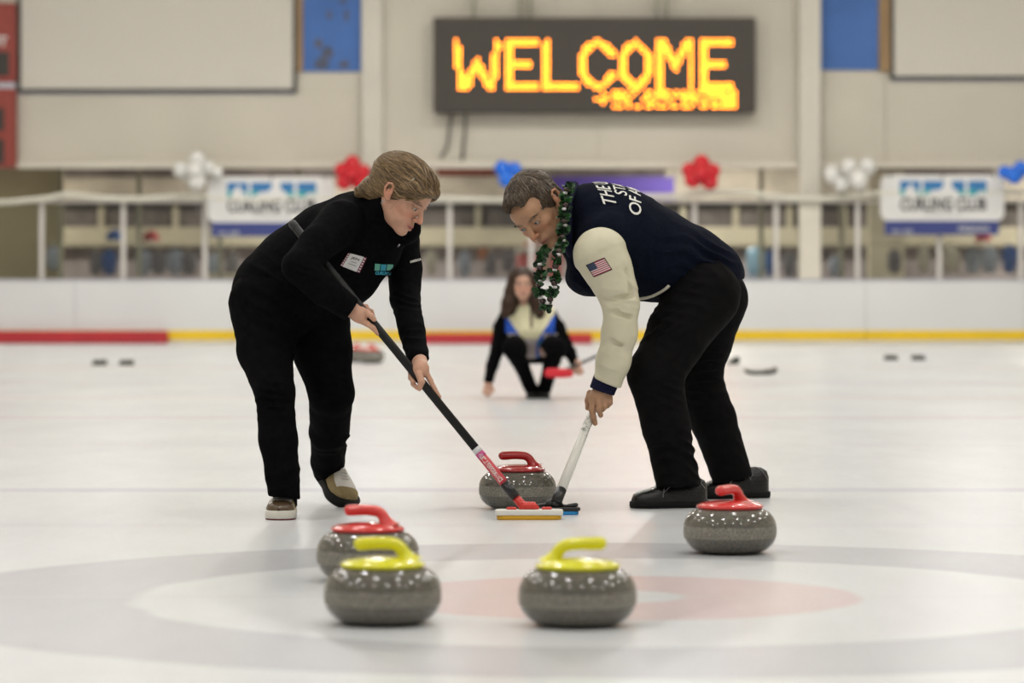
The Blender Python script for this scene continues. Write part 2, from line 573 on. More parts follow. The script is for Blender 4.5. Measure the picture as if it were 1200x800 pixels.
M = {}
M['ice'] = ice_material()
M['board'] = mat('board_plastic', (0.70, 0.705, 0.70), 0.35, var=0.03, vscale=0.6)
M['yellow'] = mat('kick_yellow', (0.84, 0.56, 0.015), 0.4, var=0.05, vscale=2)
M['red_foam'] = mat('red_foam', (0.46, 0.025, 0.035), 0.6, var=0.08, vscale=3)
M['wall'] = mat('painted_wall', (0.62, 0.575, 0.48), 0.8, var=0.05, vscale=0.7, bump=0.05, bscale=30)
M['pil'] = mat('painted_pilaster', (0.67, 0.63, 0.54), 0.8, var=0.04, vscale=1.2)
M['beam'] = mat('painted_beam', (0.70, 0.65, 0.55), 0.7, var=0.04, vscale=0.8)
M['screen'] = mat('screen_cloth', (0.68, 0.64, 0.56), 0.9, var=0.03, vscale=0.4)
M['frame_black'] = mat('frame_black', (0.05, 0.05, 0.045), 0.6)
M['blue_wall'] = mat('blue_mural', (0.07, 0.17, 0.46), 0.8, var=0.12, vscale=1.5)
M['stain'] = mat('grey_blot', (0.10, 0.115, 0.17), 0.8, var=0.2, vscale=4)
M['wood'] = mat('bare_wood', (0.33, 0.21, 0.10), 0.7, var=0.15, vscale=4, stretch=(4, 4, 0.5))
M['ledge'] = mat('ledge_paint', (0.50, 0.50, 0.56), 0.5)
M['post'] = mat('painted_post', (0.62, 0.59, 0.55), 0.5)
M['post2'] = mat('dull_post', (0.30, 0.29, 0.22), 0.6)
M['hem'] = mat('net_hem', (0.68, 0.66, 0.56), 0.8)
M['net'] = mat('net_cord', (0.05, 0.05, 0.045), 0.9)
M['lobby_wall'] = mat('lobby_wall', (0.33, 0.29, 0.19), 0.8, var=0.15, vscale=1.0)
M['lobby_head'] = mat('lobby_header', (0.49, 0.465, 0.41), 0.8, var=0.28, vscale=1.4)
M['lobby_band'] = mat('lobby_counter', (0.50, 0.465, 0.385), 0.7, var=0.14, vscale=1.5)
M['lobby_dark'] = mat('dark_opening', (0.15, 0.13, 0.135), 0.7, var=0.4, vscale=2.5)
M['lobby_low'] = mat('dark_lower_wall', (0.30, 0.265, 0.29), 0.8, var=0.35, vscale=2.5)
M['concrete'] = mat('lobby_floor', (0.22, 0.2, 0.18), 0.7, var=0.1)
M['white'] = mat('white_print', (0.70, 0.69, 0.67), 0.6, var=0.03, vscale=3)
M['navy_print'] = mat('navy_print', (0.035, 0.05, 0.20), 0.5)
M['dark_print'] = mat('dark_print', (0.05, 0.05, 0.05), 0.6)
M['grey_print'] = mat('grey_print', (0.45, 0.45, 0.46), 0.6)
M['logo_blue'] = mat('logo_blue', (0.03, 0.17, 0.40), 0.5)
M['logo_teal'] = mat('logo_teal', (0.05, 0.34, 0.36), 0.5)
M['purple'] = mat('purple_cloth', (0.06, 0.035, 0.27), 0.6, var=0.06, vscale=1.5)
M['rubber'] = mat('hack_rubber', (0.028, 0.03, 0.018), 0.8, var=0.3, vscale=20)
M['sign_body'] = mat('sign_body', (0.062, 0.050, 0.038), 0.55)
M['led_off'] = mat('led_off', (0.035, 0.03, 0.022), 0.4)
M['led_on'] = mat('led_on', (0.9, 0.4, 0.02), 0.4, emit=(1.0, 0.235, 0.008), estr=11.5)
M['red_board'] = mat('scoreboard_red', (0.30, 0.05, 0.035), 0.6, var=0.05)
M['digit'] = mat('scoreboard_window', (0.035, 0.028, 0.022), 0.5)

glass = bpy.data.materials.new('pane_glass'); glass.use_nodes = True
nt = glass.node_tree; nt.nodes.remove(nt.nodes['Principled BSDF'])
tr = nt.nodes.new('ShaderNodeBsdfTransparent'); tr.inputs[0].default_value = (0.90, 0.92, 0.90, 1)
gl = nt.nodes.new('ShaderNodeBsdfGlossy'); gl.inputs['Roughness'].default_value = 0.12
fr = nt.nodes.new('ShaderNodeFresnel'); fr.inputs[0].default_value = 1.45
mx = nt.nodes.new('ShaderNodeMixShader')
nt.links.new(fr.outputs[0], mx.inputs[0]); nt.links.new(tr.outputs[0], mx.inputs[1]); nt.links.new(gl.outputs[0], mx.inputs[2])
nt.links.new(mx.outputs[0], nt.nodes['Material Output'].inputs[0])

def struct(name, mb, m, **k):
    return mb.link(name, m, kind='structure', **k)
XL, XR = -13.5, 13.5
struct('floor', MB().box((XL, -4, -0.1), (XR, BD, 0)), M['ice'], label='white curling ice with faint rings and lines painted under it', smooth=False)
struct('wall_left', MB().box((XL - 0.2, -4, 0), (XL, 60, 8)), M['wall'], smooth=False)
struct('wall_right', MB().box((XR, -4, 0), (XR + 0.2, 60, 8)), M['wall'], smooth=False)
struct('ceiling', MB().box((XL, -4, 8), (XR, 60, 8.2)), M['wall'], smooth=False)

# --- end boards: panels, kickplate, cap
ztop = B(0, 327)[2]; zk1 = B(0, 387)[2]; zk0 = B(0, 398.6)[2]
bd = empty('rink_boards', (0, BD, 0), kind='structure')
bd['label'] = 'white end boards of the rink with yellow kick strip'
pw = 2.33
x = XL
k0 = int((XL) / pw) - 1
first = None
for k in range(k0, -k0 + 1):
    a, b_ = k * pw + 0.55, (k + 1) * pw + 0.55
    a = max(a, XL); b_ = min(b_, XR)
    if b_ - a < 0.1: continue
    MB().box((a + .003, BD, 0), (b_ - .003, BD + 0.05, ztop - 0.015), bev=0.003).link('board_panel', M['board'], bd, smooth=False)
    MB().box((a + .003, BD - 0.012, zk0), (b_ - .003, BD + 0.001, zk1), bev=0.002).link('kick_strip', M['yellow'], bd, smooth=False)
MB().box((XL, BD - 0.015, ztop - 0.03), (XR, BD + 0.12, ztop), bev=0.006).link('cap_rail', M['ledge'], bd, smooth=False)
def bumper(x0, x1, y0, y1, d0, lab):
    z0 = 0.0; z1 = B(0, y0, d0)[2]
    V0 = B(x0, 0, d0)[0]; V1 = B(x1, 0, d0)[0]
    r = empty('foam_bumper', ((V0 + V1) / 2, d0, 0), lab, 'foam bumper', 'red foam bumpers at the boards')
    MB().box((V0, d0 - 0.06, z0), (V1, d0 + 0.06, z1), bev=0.02).link('foam_block', M['red_foam'], r, smooth=False)
    return r
bumper(-120, 197, 387.5, 401, BD - 0.09, 'long red foam bumper along the boards at the far left')
bumper(493, 694, 390.5, 404, BD - 0.35, 'red foam bumper against the boards behind the crouching woman')

# --- upper wall, beam, pilasters
zb = B(0, 193)[2]
struct('wall_back', MB().box((XL, BD + 0.25, zb), (XR, BD + 0.45, 8.0)), M['wall'], smooth=False)
struct('trim_beam', MB().box((XL, BD + 0.13, zb - 0.05), (XR, BD + 0.24, zb + 0.06), bev=0.01), M['beam'], smooth=False)
for nm, x0, x1, zlo in (('trim_pilaster_left', 423, 448, zb + .02), ('trim_pilaster_right', 937, 962, ztop)):
    struct(nm, MB().box((B(x0, 0)[0], BD - .01 if nm.endswith('right') else BD + .12, zlo), (B(x1, 0)[0], BD + 0.3, 7.9), bev=0.01), M['pil'], smooth=False)
# broad wall panels (joints read as faint lines)
def wall_panel(x0, x1, y0, y1, m, name='wall_panel', d=BD + 0.25, t=0.02, parent=None, **k):
    a = B(x0, y1, d); c = B(x1, y0, d)
    return MB().box((a[0], d - t, a[2]), (c[0], d - 0.0005, c[2]), bev=0.004).link(name, m, parent, smooth=False, **k)
pan = empty('wall_cladding', (0, BD + 0.25, zb), kind='structure')
for x0, x1, y0, y1 in ((-200, 20, -160, 190), (21, 421, 108, 190), (449, 700, -160, 190), (701, 936, -160, 190), (963, 1037, 84, 190), (1038, 1400, 92, 190)):
    wall_panel(x0, x1, y0, y1, M['wall'], parent=pan)
for x0, x1, y0 in ((21, 346, 105), (1044, 1400, 90)):
    wall_panel(x0, x1, y0, y0 + 6, M['ledge'], name='ledge_strip', t=0.05, parent=pan)

def projection_screen(x0, x1, y1, lab):
    a = B(x0, y1, BD + 0.2); c = B(x1, -190, BD + 0.2); yy = BD + 0.2
    r = empty('wall_screen', ((a[0] + c[0]) / 2, yy, a[2]), lab, 'screen', 'large blank screens high on the end wall')
    MB().box((a[0], yy - 0.01, a[2]), (c[0], yy + 0.02, c[2])).link('screen_cloth', M['screen'], r, smooth=False)
    for k, (lo, hi) in enumerate((((a[0] - .035, yy - .03, a[2] - .04), (a[0] + .02, yy + .02, c[2])), ((c[0] - .02, yy - .03, a[2] - .04), (c[0] + .035, yy + .02, c[2])), ((a[0] - .035, yy - .035, a[2] - .045), (c[0] + .035, yy + .02, a[2] + .012)))):
        MB().box(lo, hi, bev=.005).link('frame_bar', M['frame_black'], r, smooth=False)
projection_screen(23, 345, 105, 'large blank cream wall screen with thin black frame, upper left')
projection_screen(1046, 1420, 90, 'large blank cream wall screen with thin black frame, upper right')

def blue_panel(x0, x1, y1, lab, blots):
    d = BD + 0.235
    a = B(x0, y1, d); c = B(x1, -190, d)
    r = empty('blue_panel', ((a[0] + c[0]) / 2, d, a[2]), lab, 'wall panel')
    MB().box((a[0], d - .012, a[2]), (c[0], d + .012, c[2])).link('panel_face', M['blue_wall'], r, smooth=False)
    rnd = random.Random(len(blots))
    for (bx, by, rx, ry) in blots:
        c0 = B(bx, by, d - .014); V = []; n = 14
        for j in range(n):
            t = 2 * math.pi * j / n; q = 0.8 + 0.4 * rnd.random()
            V.append((c0[0] + rx * .0126 * q * math.cos(t), d - .0145, c0[2] + ry * .0126 * q * math.sin(t)))
        link('dark_blot', V, [tuple(range(n))], [M['stain']], r, smooth=False)
    return r
blue_panel(355, 423, 84, 'blue wall panel with dark smudges beside the left screen', [(373, 51, 6, 7), (384, 62, 8, 7), (377, 74, 10, 8), (386, 18, 3, 6), (406, 18, 3, 7), (403, 76, 7, 5), (402, 1, 4, 4)])
blue_panel(962, 1029, 82, 'plain blue wall panel between the pilaster and the right screen', [])
for x0, x1, lab in ((346, 355, 'bare wooden strip left of the smudged blue panel'), (1030, 1043, 'bare wooden strip right of the plain blue panel')):
    d = BD + 0.215
    MB().box((B(x0, 0, d)[0], d - .03, B(0, 84, d)[2]), (B(x1, 0, d)[0], d + .012, 6.2), bev=.004).link('wooden_strip', M['wood'], None, label=lab, cat='wood trim', smooth=False)

# --- scoreboard at the far left
sb = empty('scoreboard', (B(-30, 0)[0], BD + 0.1, B(0, 197)[2]), 'red scoreboard with dark digit windows at the left edge', 'scoreboard')
for y0, y1 in ((4, 97), (104, 197)):
    a = B(-90, y1, BD + .1); c = B(19, y0, BD + .1)
    MB().box((a[0], BD - .02, a[2]), (c[0], BD + .2, c[2]), bev=.015).link('scoreboard_case', M['red_board'], sb, smooth=False)
a = B(-90, 104, BD + .1); c = B(18, 97, BD + .1)
MB().box((a[0], BD + .0, a[2]), (c[0], BD + .18, c[2])).link('dividing_strip', M['ledge'], sb, smooth=False)
for x0, x1, y0, y1 in ((-25, 11, 61, 89), (-75, -35, 61, 89), (-40, 5, 127, 153), (-40, 5, 163, 192)):
    a = B(x0, y1); c = B(x1, y0)
    MB().box((a[0], BD - .035, a[2]), (c[0], BD - .019, c[2]), bev=.004).link('digit_window', M['digit'], sb, smooth=False)
V, F = text_mesh('GUEST', 0.2, 0.006)
c0 = B(-8, 49)
link('scoreboard_lettering', [(c0[0] - V[:, 0].max() * 0 + p[0] + (B(9, 0)[0] - c0[0] - V[:, 0].max()), BD - .022, c0[2] + p[1]) for p in V], F, [M['white']], sb, smooth=False)

# --- LED sign
def led_sign():
    d = BD + .05
    a = B(508, 133, d); c = B(885, 21, d)
    r = empty('led_sign', ((a[0] + c[0]) / 2, d, a[2]), 'black LED message board spelling WELCOME in glowing amber letters', 'sign')
    MB().box((a[0], d - .10, a[2]), (c[0], d + .10, c[2]), bev=.02).link('sign_case', M['sign_body'], r, smooth=False)
    S = [[(534, 50), (542, 102), (547, 102), (559, 72), (573, 102), (577, 102), (583, 50)],
         [(628, 50), (597, 50), (597, 102), (628, 102)], [(597, 75), (620, 75)],
         [(641, 50), (641, 102), (674, 102)],
         [(717, 62), (709, 53), (700, 50), (692, 53), (684, 64), (683, 76), (684, 88), (692, 98), (700, 102), (709, 98), (717, 89)],
         [(745, 50), (754, 57), (760, 67), (760, 86), (754, 96), (745, 102), (736, 96), (729, 86), (729, 67), (736, 57), (745, 50)],
         [(773, 103), (773, 50), (778, 50), (791, 79), (805, 50), (810, 50), (810, 103)],
         [(856, 50), (823, 50), (823, 102), (857, 102)], [(823, 75), (846, 75)]]
    def near(x, y):
        best = 99
        for s in S:
            for (x0, y0), (x1, y1) in zip(s, s[1:]):
                L2 = (x1 - x0) ** 2 + (y1 - y0) ** 2
                t = max(0, min(1, ((x - x0) * (x1 - x0) + (y - y0) * (y1 - y0)) / max(L2, 1e-6)))
                best = min(best, math.hypot(x - x0 - t * (x1 - x0), y - y0 - t * (y1 - y0)))
        return best
    rnd = random.Random(2)
    pitch = 4.3; on = MB(); off = MB()
    y = 26.0
    while y < 130:
        x = 513.0
        while x < 882:
            lit = near(x, y) < 3.9
            if 107.5 < y < 127:
                u = 0
                if 718 < x < 739 or 758 < x < 783 or 800 < x < 865: u = 0.84 if int(y / 4.3) % 4 else 0.62
                elif 739 <= x < 758 or 783 <= x < 800: u = 0.36
                elif 694 < x < 711 and y < 121: u = 0.6
                if rnd.random() < u: lit = True
            c = B(x, y, d - .101); rr = .020
            V = [(c[0] + rr * math.cos(k * math.pi / 3), c[1] - .001, c[2] + rr * math.sin(k * math.pi / 3)) for k in range(6)] + [(c[0], c[1] - .010, c[2])]
            (on if lit else off).add(V, [(k, (k + 1) % 6, 6) for k in range(6)])
            x += pitch
        y += pitch
    on.link('lit_diodes', M['led_on'], r, kind='stuff', label='glowing amber lettering WELCOME')
    off.link('dark_diodes', M['led_off'], r, kind='stuff')
    for bx in (555, 610, 621, 770, 781):
        c = B(bx, 0, d); MB().box((c[0] - .025, d + .0, B(0, 24, d)[2]), (c[0] + .025, d + .05, 6.4), bev=.005).link('hanger_bar', M['post2'], r, smooth=False)
    for pts in ([(530, 130), (527, 150), (524, 172), (516, 184)], [(546, 130), (545, 150), (543, 170), (541, 198)]):
        q = spline([B(px, py, d + .12) for px, py in pts], 5)
        V, F = sweep(q, .018, 6); link('cable', V, F, [M['frame_black']], r)
    return r
led_sign()

# --- glass screen above the boards
gs = empty('glass_screen', (0, BD + 0.06, ztop), kind='structure'); gs['label'] = 'clear glass panes with white posts on top of the boards'
zr = B(0, 237)[2]
px0 = 49 - 95.6 * 6
posts = [px0 + 95.6 * k for k in range(0, 25)]
posts = [p for p in posts if XL < B(p, 0)[0] < XR]
for k, p in enumerate(posts):
    xx = B(p, 0, BD + .05)[0]
    MB().box((xx - .035, BD + .02, ztop - .002), (xx + .035, BD + .08, zr + .03), bev=.008).link('glass_post', M['post'], gs, smooth=False)
    if k + 1 < len(posts):
        x2 = B(posts[k + 1], 0, BD + .05)[0]
        MB().box((xx + .03, BD + .045, ztop), (x2 - .03, BD + .057, zr)).link('glass_pane', glass, gs, smooth=False)
MB().box((XL, BD + .03, zr - .01), (XR, BD + .07, zr + .035), bev=.008).link('top_rail', M['post'], gs, smooth=False)
for p in (71, 163, 258, 986, 892, 350, 640):       # second row of posts standing behind
    xx = B(p, 0, BD + 1.3)[0]
    MB().box((xx - .035, BD + 1.27, 0), (xx + .035, BD + 1.33, zb), bev=.006).link('back_post', M['post2'], gs, smooth=False)
# net hem with its sag, and the net
hem = [(-460, 234), (-360, 230), (-260, 235), (-160, 231), (-60, 236), (0, 238), (28, 236), (55, 233), (80, 229), (120, 233), (165, 234), (205, 231), (240, 232), (300, 236), (360, 232), (430, 236), (500, 233), (560, 235), (620, 236), (700, 231), (780, 231), (810, 228), (850, 226), (880, 227), (905, 231), (935, 233), (965, 234), (1000, 230), (1040, 227), (1080, 230), (1130, 228), (1180, 226), (1230, 230), (1330, 234), (1430, 230), (1530, 235), (1660, 232)]
ne = empty('hanging_net', (0, BD - .09, zr), 'fine dark safety net hanging in front of the end wall with a pale sagging hem', 'net')
V, F = sweep(spline([B(a, b - 1, BD - .09) for a, b in hem], 4), .042, 6)
link('net_hem', V, F, [M['hem']], ne)
nb = MB(); xx = XL + .01
while xx < XR:
    nb.box((xx - .0013, BD - .092, 2.12), (xx + .0013, BD - .0894, 7.95)); xx += 0.066
zz = 2.14
while zz < 7.95:
    nb.box((XL, BD - .0895, zz - .0013), (XR, BD - .087, zz + .0013)); zz += 0.066
nb.link('net_mesh', M['net'], ne, kind='stuff', smooth=False)

# --- lobby behind the glass
LB = 57.0
def LP(px, py, d=LB): return P(px, py, d)
struct('floor_lobby', MB().box((XL, BD + .06, -.1), (XR, 60, 0)), M['concrete'], smooth=False)
lw = empty('wall_lobby', (0, LB, 0), kind='structure')
def lwall(x0, x1, y0, y1, m, name, d=LB, t=.1):
    a = LP(x0, y1, d); c = LP(x1, y0, d)
    return MB().box((a[0], d, max(a[2], 0)), (c[0], d + t, c[2]), bev=.01).link(name, m, lw, smooth=False)
lwall(-500, 1700, 60, 238, M['lobby_head'], 'header_panel')
lwall(-500, 1700, 238, 268, M['lobby_dark'], 'dark_window', LB + .25)
lwall(-500, 1700, 266, 289, M['lobby_band'], 'counter_band', LB - .15, .3)
lwall(-500, 1700, 289, 395, M['lobby_low'], 'lower_panel', LB + .1)
for px in (118, 205, 300, 392, 470, 560, 655, 740, 800, 862, 925, 990, 1040, 1090, 1165):
    lwall(px - 3, px + 4, 238, 268, M['lobby_band'], 'window_mullion', LB + .15, .1)
lwall(-60, 72, 60, 395, M['lobby_wall'], 'side_pier', LB - 2.5, .3)
lwall(1018, 1060, 200, 395, M['lobby_band'], 'side_pier', LB - 1.5, .3)
lwall(75, 500, 196, 207, M['lobby_dark'], 'dark_header_strip', LB - .06, .05)
lwall(968, 1165, 196, 209, M['lobby_dark'], 'dark_header_strip', LB - .06, .05)
lwall(512, 600, 193, 206, mat('dull_red', (0.20, 0.05, 0.035), .8), 'red_header_strip', LB - .06, .05)
lwall(606, 780, 196, 207, M['lobby_dark'], 'dark_header_strip', LB - .06, .05)
lwall(240, 420, 320, 327, M['lobby_band'], 'low_bench', LB - 3.0, .4)
struct('ceiling_lobby', MB().box((XL, BD + .46, 3.5), (XR, 60, 3.6)), M['lobby_wall'], smooth=False)

# purple banner
a = LP(640, 236, 56.3); c = LP(790, 207, 56.3)
pb = empty('purple_banner', ((a[0] + c[0]) / 2, 56.3, a[2]), 'long purple banner hanging behind the glass in the middle', 'banner')
MB().box((a[0], 56.29, a[2]), (c[0], 56.31, c[2]), bev=.004).link('banner_cloth', M['purple'], pb, smooth=False)
for q in (.05, .95):
    xx = a[0] + (c[0] - a[0]) * q
    MB().box((xx - .01, 56.28, c[2] - .03), (xx + .01, 56.3, 3.52)).link('hanging_cord', M['post2'], pb, smooth=False)

# jackets hung and people-sized clutter behind the glass
cm = {'blue': mat('coat_blue', (.05, .12, .38), .8, var=.15), 'pale': mat('coat_pale_blue', (.36, .42, .55), .8, var=.2), 'red': mat('coat_red', (.40, .06, .07), .8, var=.1),
      'grey': mat('coat_grey', (.20, .20, .24), .8, var=.2), 'white': mat('coat_white', (.55, .54, .50), .8, var=.08), 'pink': mat('tub_pink', (.50, .11, .11), .6), 'orange': mat('coat_orange', (.45, .20, .11), .8)}
rackdone = {}
def coat(px, py, w, h, c, d=54.5, what='jacket'):
    """a jacket on a hanger: body, two sleeves, collar"""
    k = w / FPX * d; hh = h / FPX * d
    top = P(px, py, d)
    names = {'blue': 'dark blue', 'pale': 'pale blue', 'red': 'red', 'grey': 'grey', 'white': 'white', 'orange': 'dull orange'}
    r = empty('hanging_jacket', (top[0], d, top[2] - hh), '%s jacket racked behind the glass, %s' % (names[c], what), 'jacket', 'jackets hung behind the glass')
    mb = MB()
    pts = [top + np.array([0, 0, -hh * t]) for t in (0, .06, .25, .6, 1.0)]
    mb.sweep(pts, [k * .12, k * .30, k * .38, k * .36, k * .40], 12, .45, (0, 1, 0))
    mb.link('jacket_body', cm[c], r)
    for s in (-1, 1):
        q = [top + np.array([s * k * u, 0, -hh * t]) for u, t in ((.25, .08), (.42, .2), (.48, .5), (.5, .85))]
        V, F = sweep(q, [k * .12, k * .13, k * .11, k * .09], 8); link('sleeve', V, F, [cm[c]], r)
    V, F = sweep(*rounded_ends([top + np.array([-k * .3, 0, .02]), top + np.array([0, 0, .07]), top + np.array([k * .3, 0, .02])], .012, 2), 5); link('hanger', V, F, [M['post']], r)
    return r
coats = [(168, 292, 16, 30, 'pale', 'between the two leftmost posts'), (186, 296, 14, 26, 'grey', 'second from the left of the row'), (205, 291, 17, 30, 'pale', 'under the red cap'),
         (222, 296, 15, 26, 'grey', 'just left of the left banner post'), (128, 292, 15, 30, 'blue', 'left of the white post'), (112, 294, 13, 28, 'grey', 'near the far left pier'), (62, 288, 12, 28, 'pale', 'just right of the leftmost post'),
         (272, 296, 14, 28, 'grey', 'below the left banner'), (250, 297, 12, 26, 'pale', 'beneath the corner of the left banner'),
         (980, 300, 14, 24, 'pale', 'right of the pilaster'), (905, 292, 14, 32, 'blue', 'left of the pilaster'), (925, 296, 12, 28, 'grey', 'touching the pilaster'),
         (1082, 288, 12, 32, 'white', 'below the left half of the right banner'), (1115, 288, 18, 32, 'white', 'below the middle of the right banner'), (1048, 292, 14, 28, 'grey', 'below the left corner of the right banner'), (1140, 290, 15, 30, 'pale', 'below the red cap at right'),
         (1160, 288, 17, 32, 'pale', 'below the right corner of the right banner'), (1183, 286, 15, 34, 'blue', 'at the right edge'), (505, 292, 12, 30, 'white', 'beside the woman in black'), (545, 294, 12, 30, 'pale', 'right of the middle post'),
         (575, 296, 12, 26, 'grey', 'left of the man in the varsity jacket'), (596, 293, 14, 26, 'grey', 'above the crouching woman'), (566, 290, 11, 14, 'orange', 'small, left of the crouching woman')]
for c_ in coats: coat(*c_[:5], what=c_[5])
MB().box((P(40, 0, 54.5)[0], 54.48, P(0, 287, 54.5)[2]), (P(1195, 0, 54.5)[0], 54.52, P(0, 286, 54.5)[2]), bev=.003).link('coat_rail', M['post2'], None, label='long dull metal clothes rail behind the glass', cat='rail', smooth=False)
def cap(px, py, c, lab):
    ctr = P(px, py, 54.3)
    r = empty('cap', ctr, lab, 'cap', 'caps on the rail behind the glass')
    V, F = lathe([(.12, 0), (.13, .02), (.125, .09), (.09, .15), (.04, .175), (0, .18)], ctr, 16); link('crown', V, F, [cm[c]], r)
    V, F = sweep([ctr + np.array([0, -.02, .01]), ctr + np.array([0, -.14, .0]), ctr + np.array([0, -.22, -.02])], [.12, .10, .03], 10, .12, (0, 0, 1)); link('brim', V, F, [cm['white']], r)
cap(177, 283, 'red', 'red cap with white brim on the rail at left')
cap(134, 282, 'blue', 'blue cap on the rail beside the second post')
cap(1152, 284, 'red', 'red cap under the right banner')
def balloon_mesh(m, name):
    mb = MB(); prof = []
    for i in range(13):
        t = -math.pi / 2 + math.pi * i / 12
        rr = math.cos(t); z = math.sin(t)
        prof.append((max(rr * (1 - .18 * max(0, -z)) , 0), z * (1.08 if z > 0 else 1.25)))
    V, F = lathe(prof, (0, 0, 0), 20); mb.add(V, F)
    V, F = lathe([(.02, -1.24), (.09, -1.36), (0, -1.33)], (0, 0, 0), 8); mb.add(V, F)
    return mk_mesh(name, np.vstack(mb.v), mb.f, [m])
bm = {'white': balloon_mesh(mat('balloon_white', (.68, .67, .63), .25), 'balloon'), 'red': balloon_mesh(mat('balloon_red', (.60, .010, .022), .22), 'balloon'),
      'blue': balloon_mesh(mat('balloon_blue', (.012, .15, .70), .22), 'balloon')}
def balloon(px, py, r, c, lab, grp, d=BD - .2, tilt=(0, 0)):
    o = bpy.data.objects.new('balloon', bm[c]); COL.objects.link(o)
    ctr = P(px, py, d); o.location = ctr; R = r * 1.02 / FPX * d; o.scale = (R, R, R)
    o.rotation_euler = (tilt[0], tilt[1], 0)
    ROOT0[o.name] = ctr
    zt = zr + .03
    dst = np.array([ctr[0] + (px - {'w': 0}.get(c, 0)) * 0 , BD - .0, zt])
    V, F = sweep([(0, 0, -1.3), ((dst[0] - ctr[0]) / R * .5, (dst[1] - ctr[1]) / R * .5, (zt - ctr[2]) / R * .6 - .6), ((dst[0] - ctr[0]) / R, (dst[1] - ctr[1]) / R, min((zt - ctr[2]) / R, -1.35))], .03, 5)
    me = mk_mesh('ribbon', V, F, [M['white']]); ro = bpy.data.objects.new('ribbon', me); COL.objects.link(ro); ro.parent = o
    ro.matrix_parent_inverse = Matrix.Rotation(-tilt[1], 4, 'Y') @ Matrix.Rotation(-tilt[0], 4, 'X')
    return set_tags(o, lab, 'balloon', grp)
for px, py, r, dd, t, w in ((231, 188, 10, 0, (0, 0), 'top'), (213, 200, 10, .02, (0, -.9), 'left'), (243, 197, 9, .08, (0, .8), 'right'), (230, 212, 11, -.15, (.3, 3.0), 'bottom'), (228, 200, 10, -.22, (1.2, 0), 'front'), (254, 202, 7, .1, (0, 1.2), 'small rightmost')):
    balloon(px, py, r, 'white', '%s white balloon of the cluster beside the left banner' % w, 'white balloons at left', BD - .35 + dd, t)
for px, py, r, dd, t, w in ((413, 192, 9.5, 0, (0, 0), 'top'), (402, 200, 9.5, .05, (0, -1), 'left'), (424, 202, 9.5, .05, (0, 1), 'right'), (404, 213, 9.5, -.1, (0, -2), 'lower left'), (421, 214, 9, -.1, (0, 2.2), 'lower right'), (412, 203, 8, -.25, (1.2, 0), 'front')):
    balloon(px, py, r, 'red', '%s red balloon of the cluster behind the woman in black' % w, 'red balloons at left', BD - .35 + dd, t)
for px, py, r, dd, t, w in ((822, 192, 10, 0, (0, 0), 'top'), (809, 200, 9.5, .05, (0, -1), 'left'), (834, 201, 9.5, .05, (0, 1), 'right'), (813, 210, 10, -.15, (0, -2), 'lower left'), (831, 212, 10, -.15, (0, 2.2), 'lower right'), (822, 203, 9, -.3, (1.2, 0), 'front')):
    balloon(px, py, r, 'red', '%s red balloon of the cluster over the man' % w + "'s back", 'red balloons at right', BD - .35 + dd, t)
for px, py, r, dd, t, w in ((589, 198, 9.5, 0, (0, -.4), 'left'), (602, 199, 9, .05, (0, .8), 'right'), (593, 210, 9, -.1, (0, 2.9), 'lower')):
    balloon(px, py, r, 'blue', "%s blue balloon of the cluster behind the man's head" % w, 'blue balloons in the middle', BD - .35 + dd, t)
for px, py, r, dd, t, w in ((995, 196, 10, 0, (0, -.2), 'top left'), (1016, 196, 10.5, .05, (0, .4), 'top right'), (1006, 211, 11, -.25, (.3, 3.0), 'bottom'), (976, 205, 11, .15, (0, -.7), 'leftmost'), (987, 216, 9, .1, (0, -2.5), 'lower left')):
    balloon(px, py, r, 'white', '%s white balloon of the cluster beside the right banner' % w, 'white balloons at right', BD - .35 + dd, t)
for px, py, r, dd, t, w in ((1178, 202, 8, 0, (0, -1.0), 'left'), (1196, 198, 9, .05, (0, 0), 'upper'), (1188, 206, 9, -.1, (0, 2.5), 'lower')):
    balloon(px, py, r, 'blue', '%s blue balloon at the right edge by the banner' % w, 'blue balloons at right', BD - .35 + dd, t)

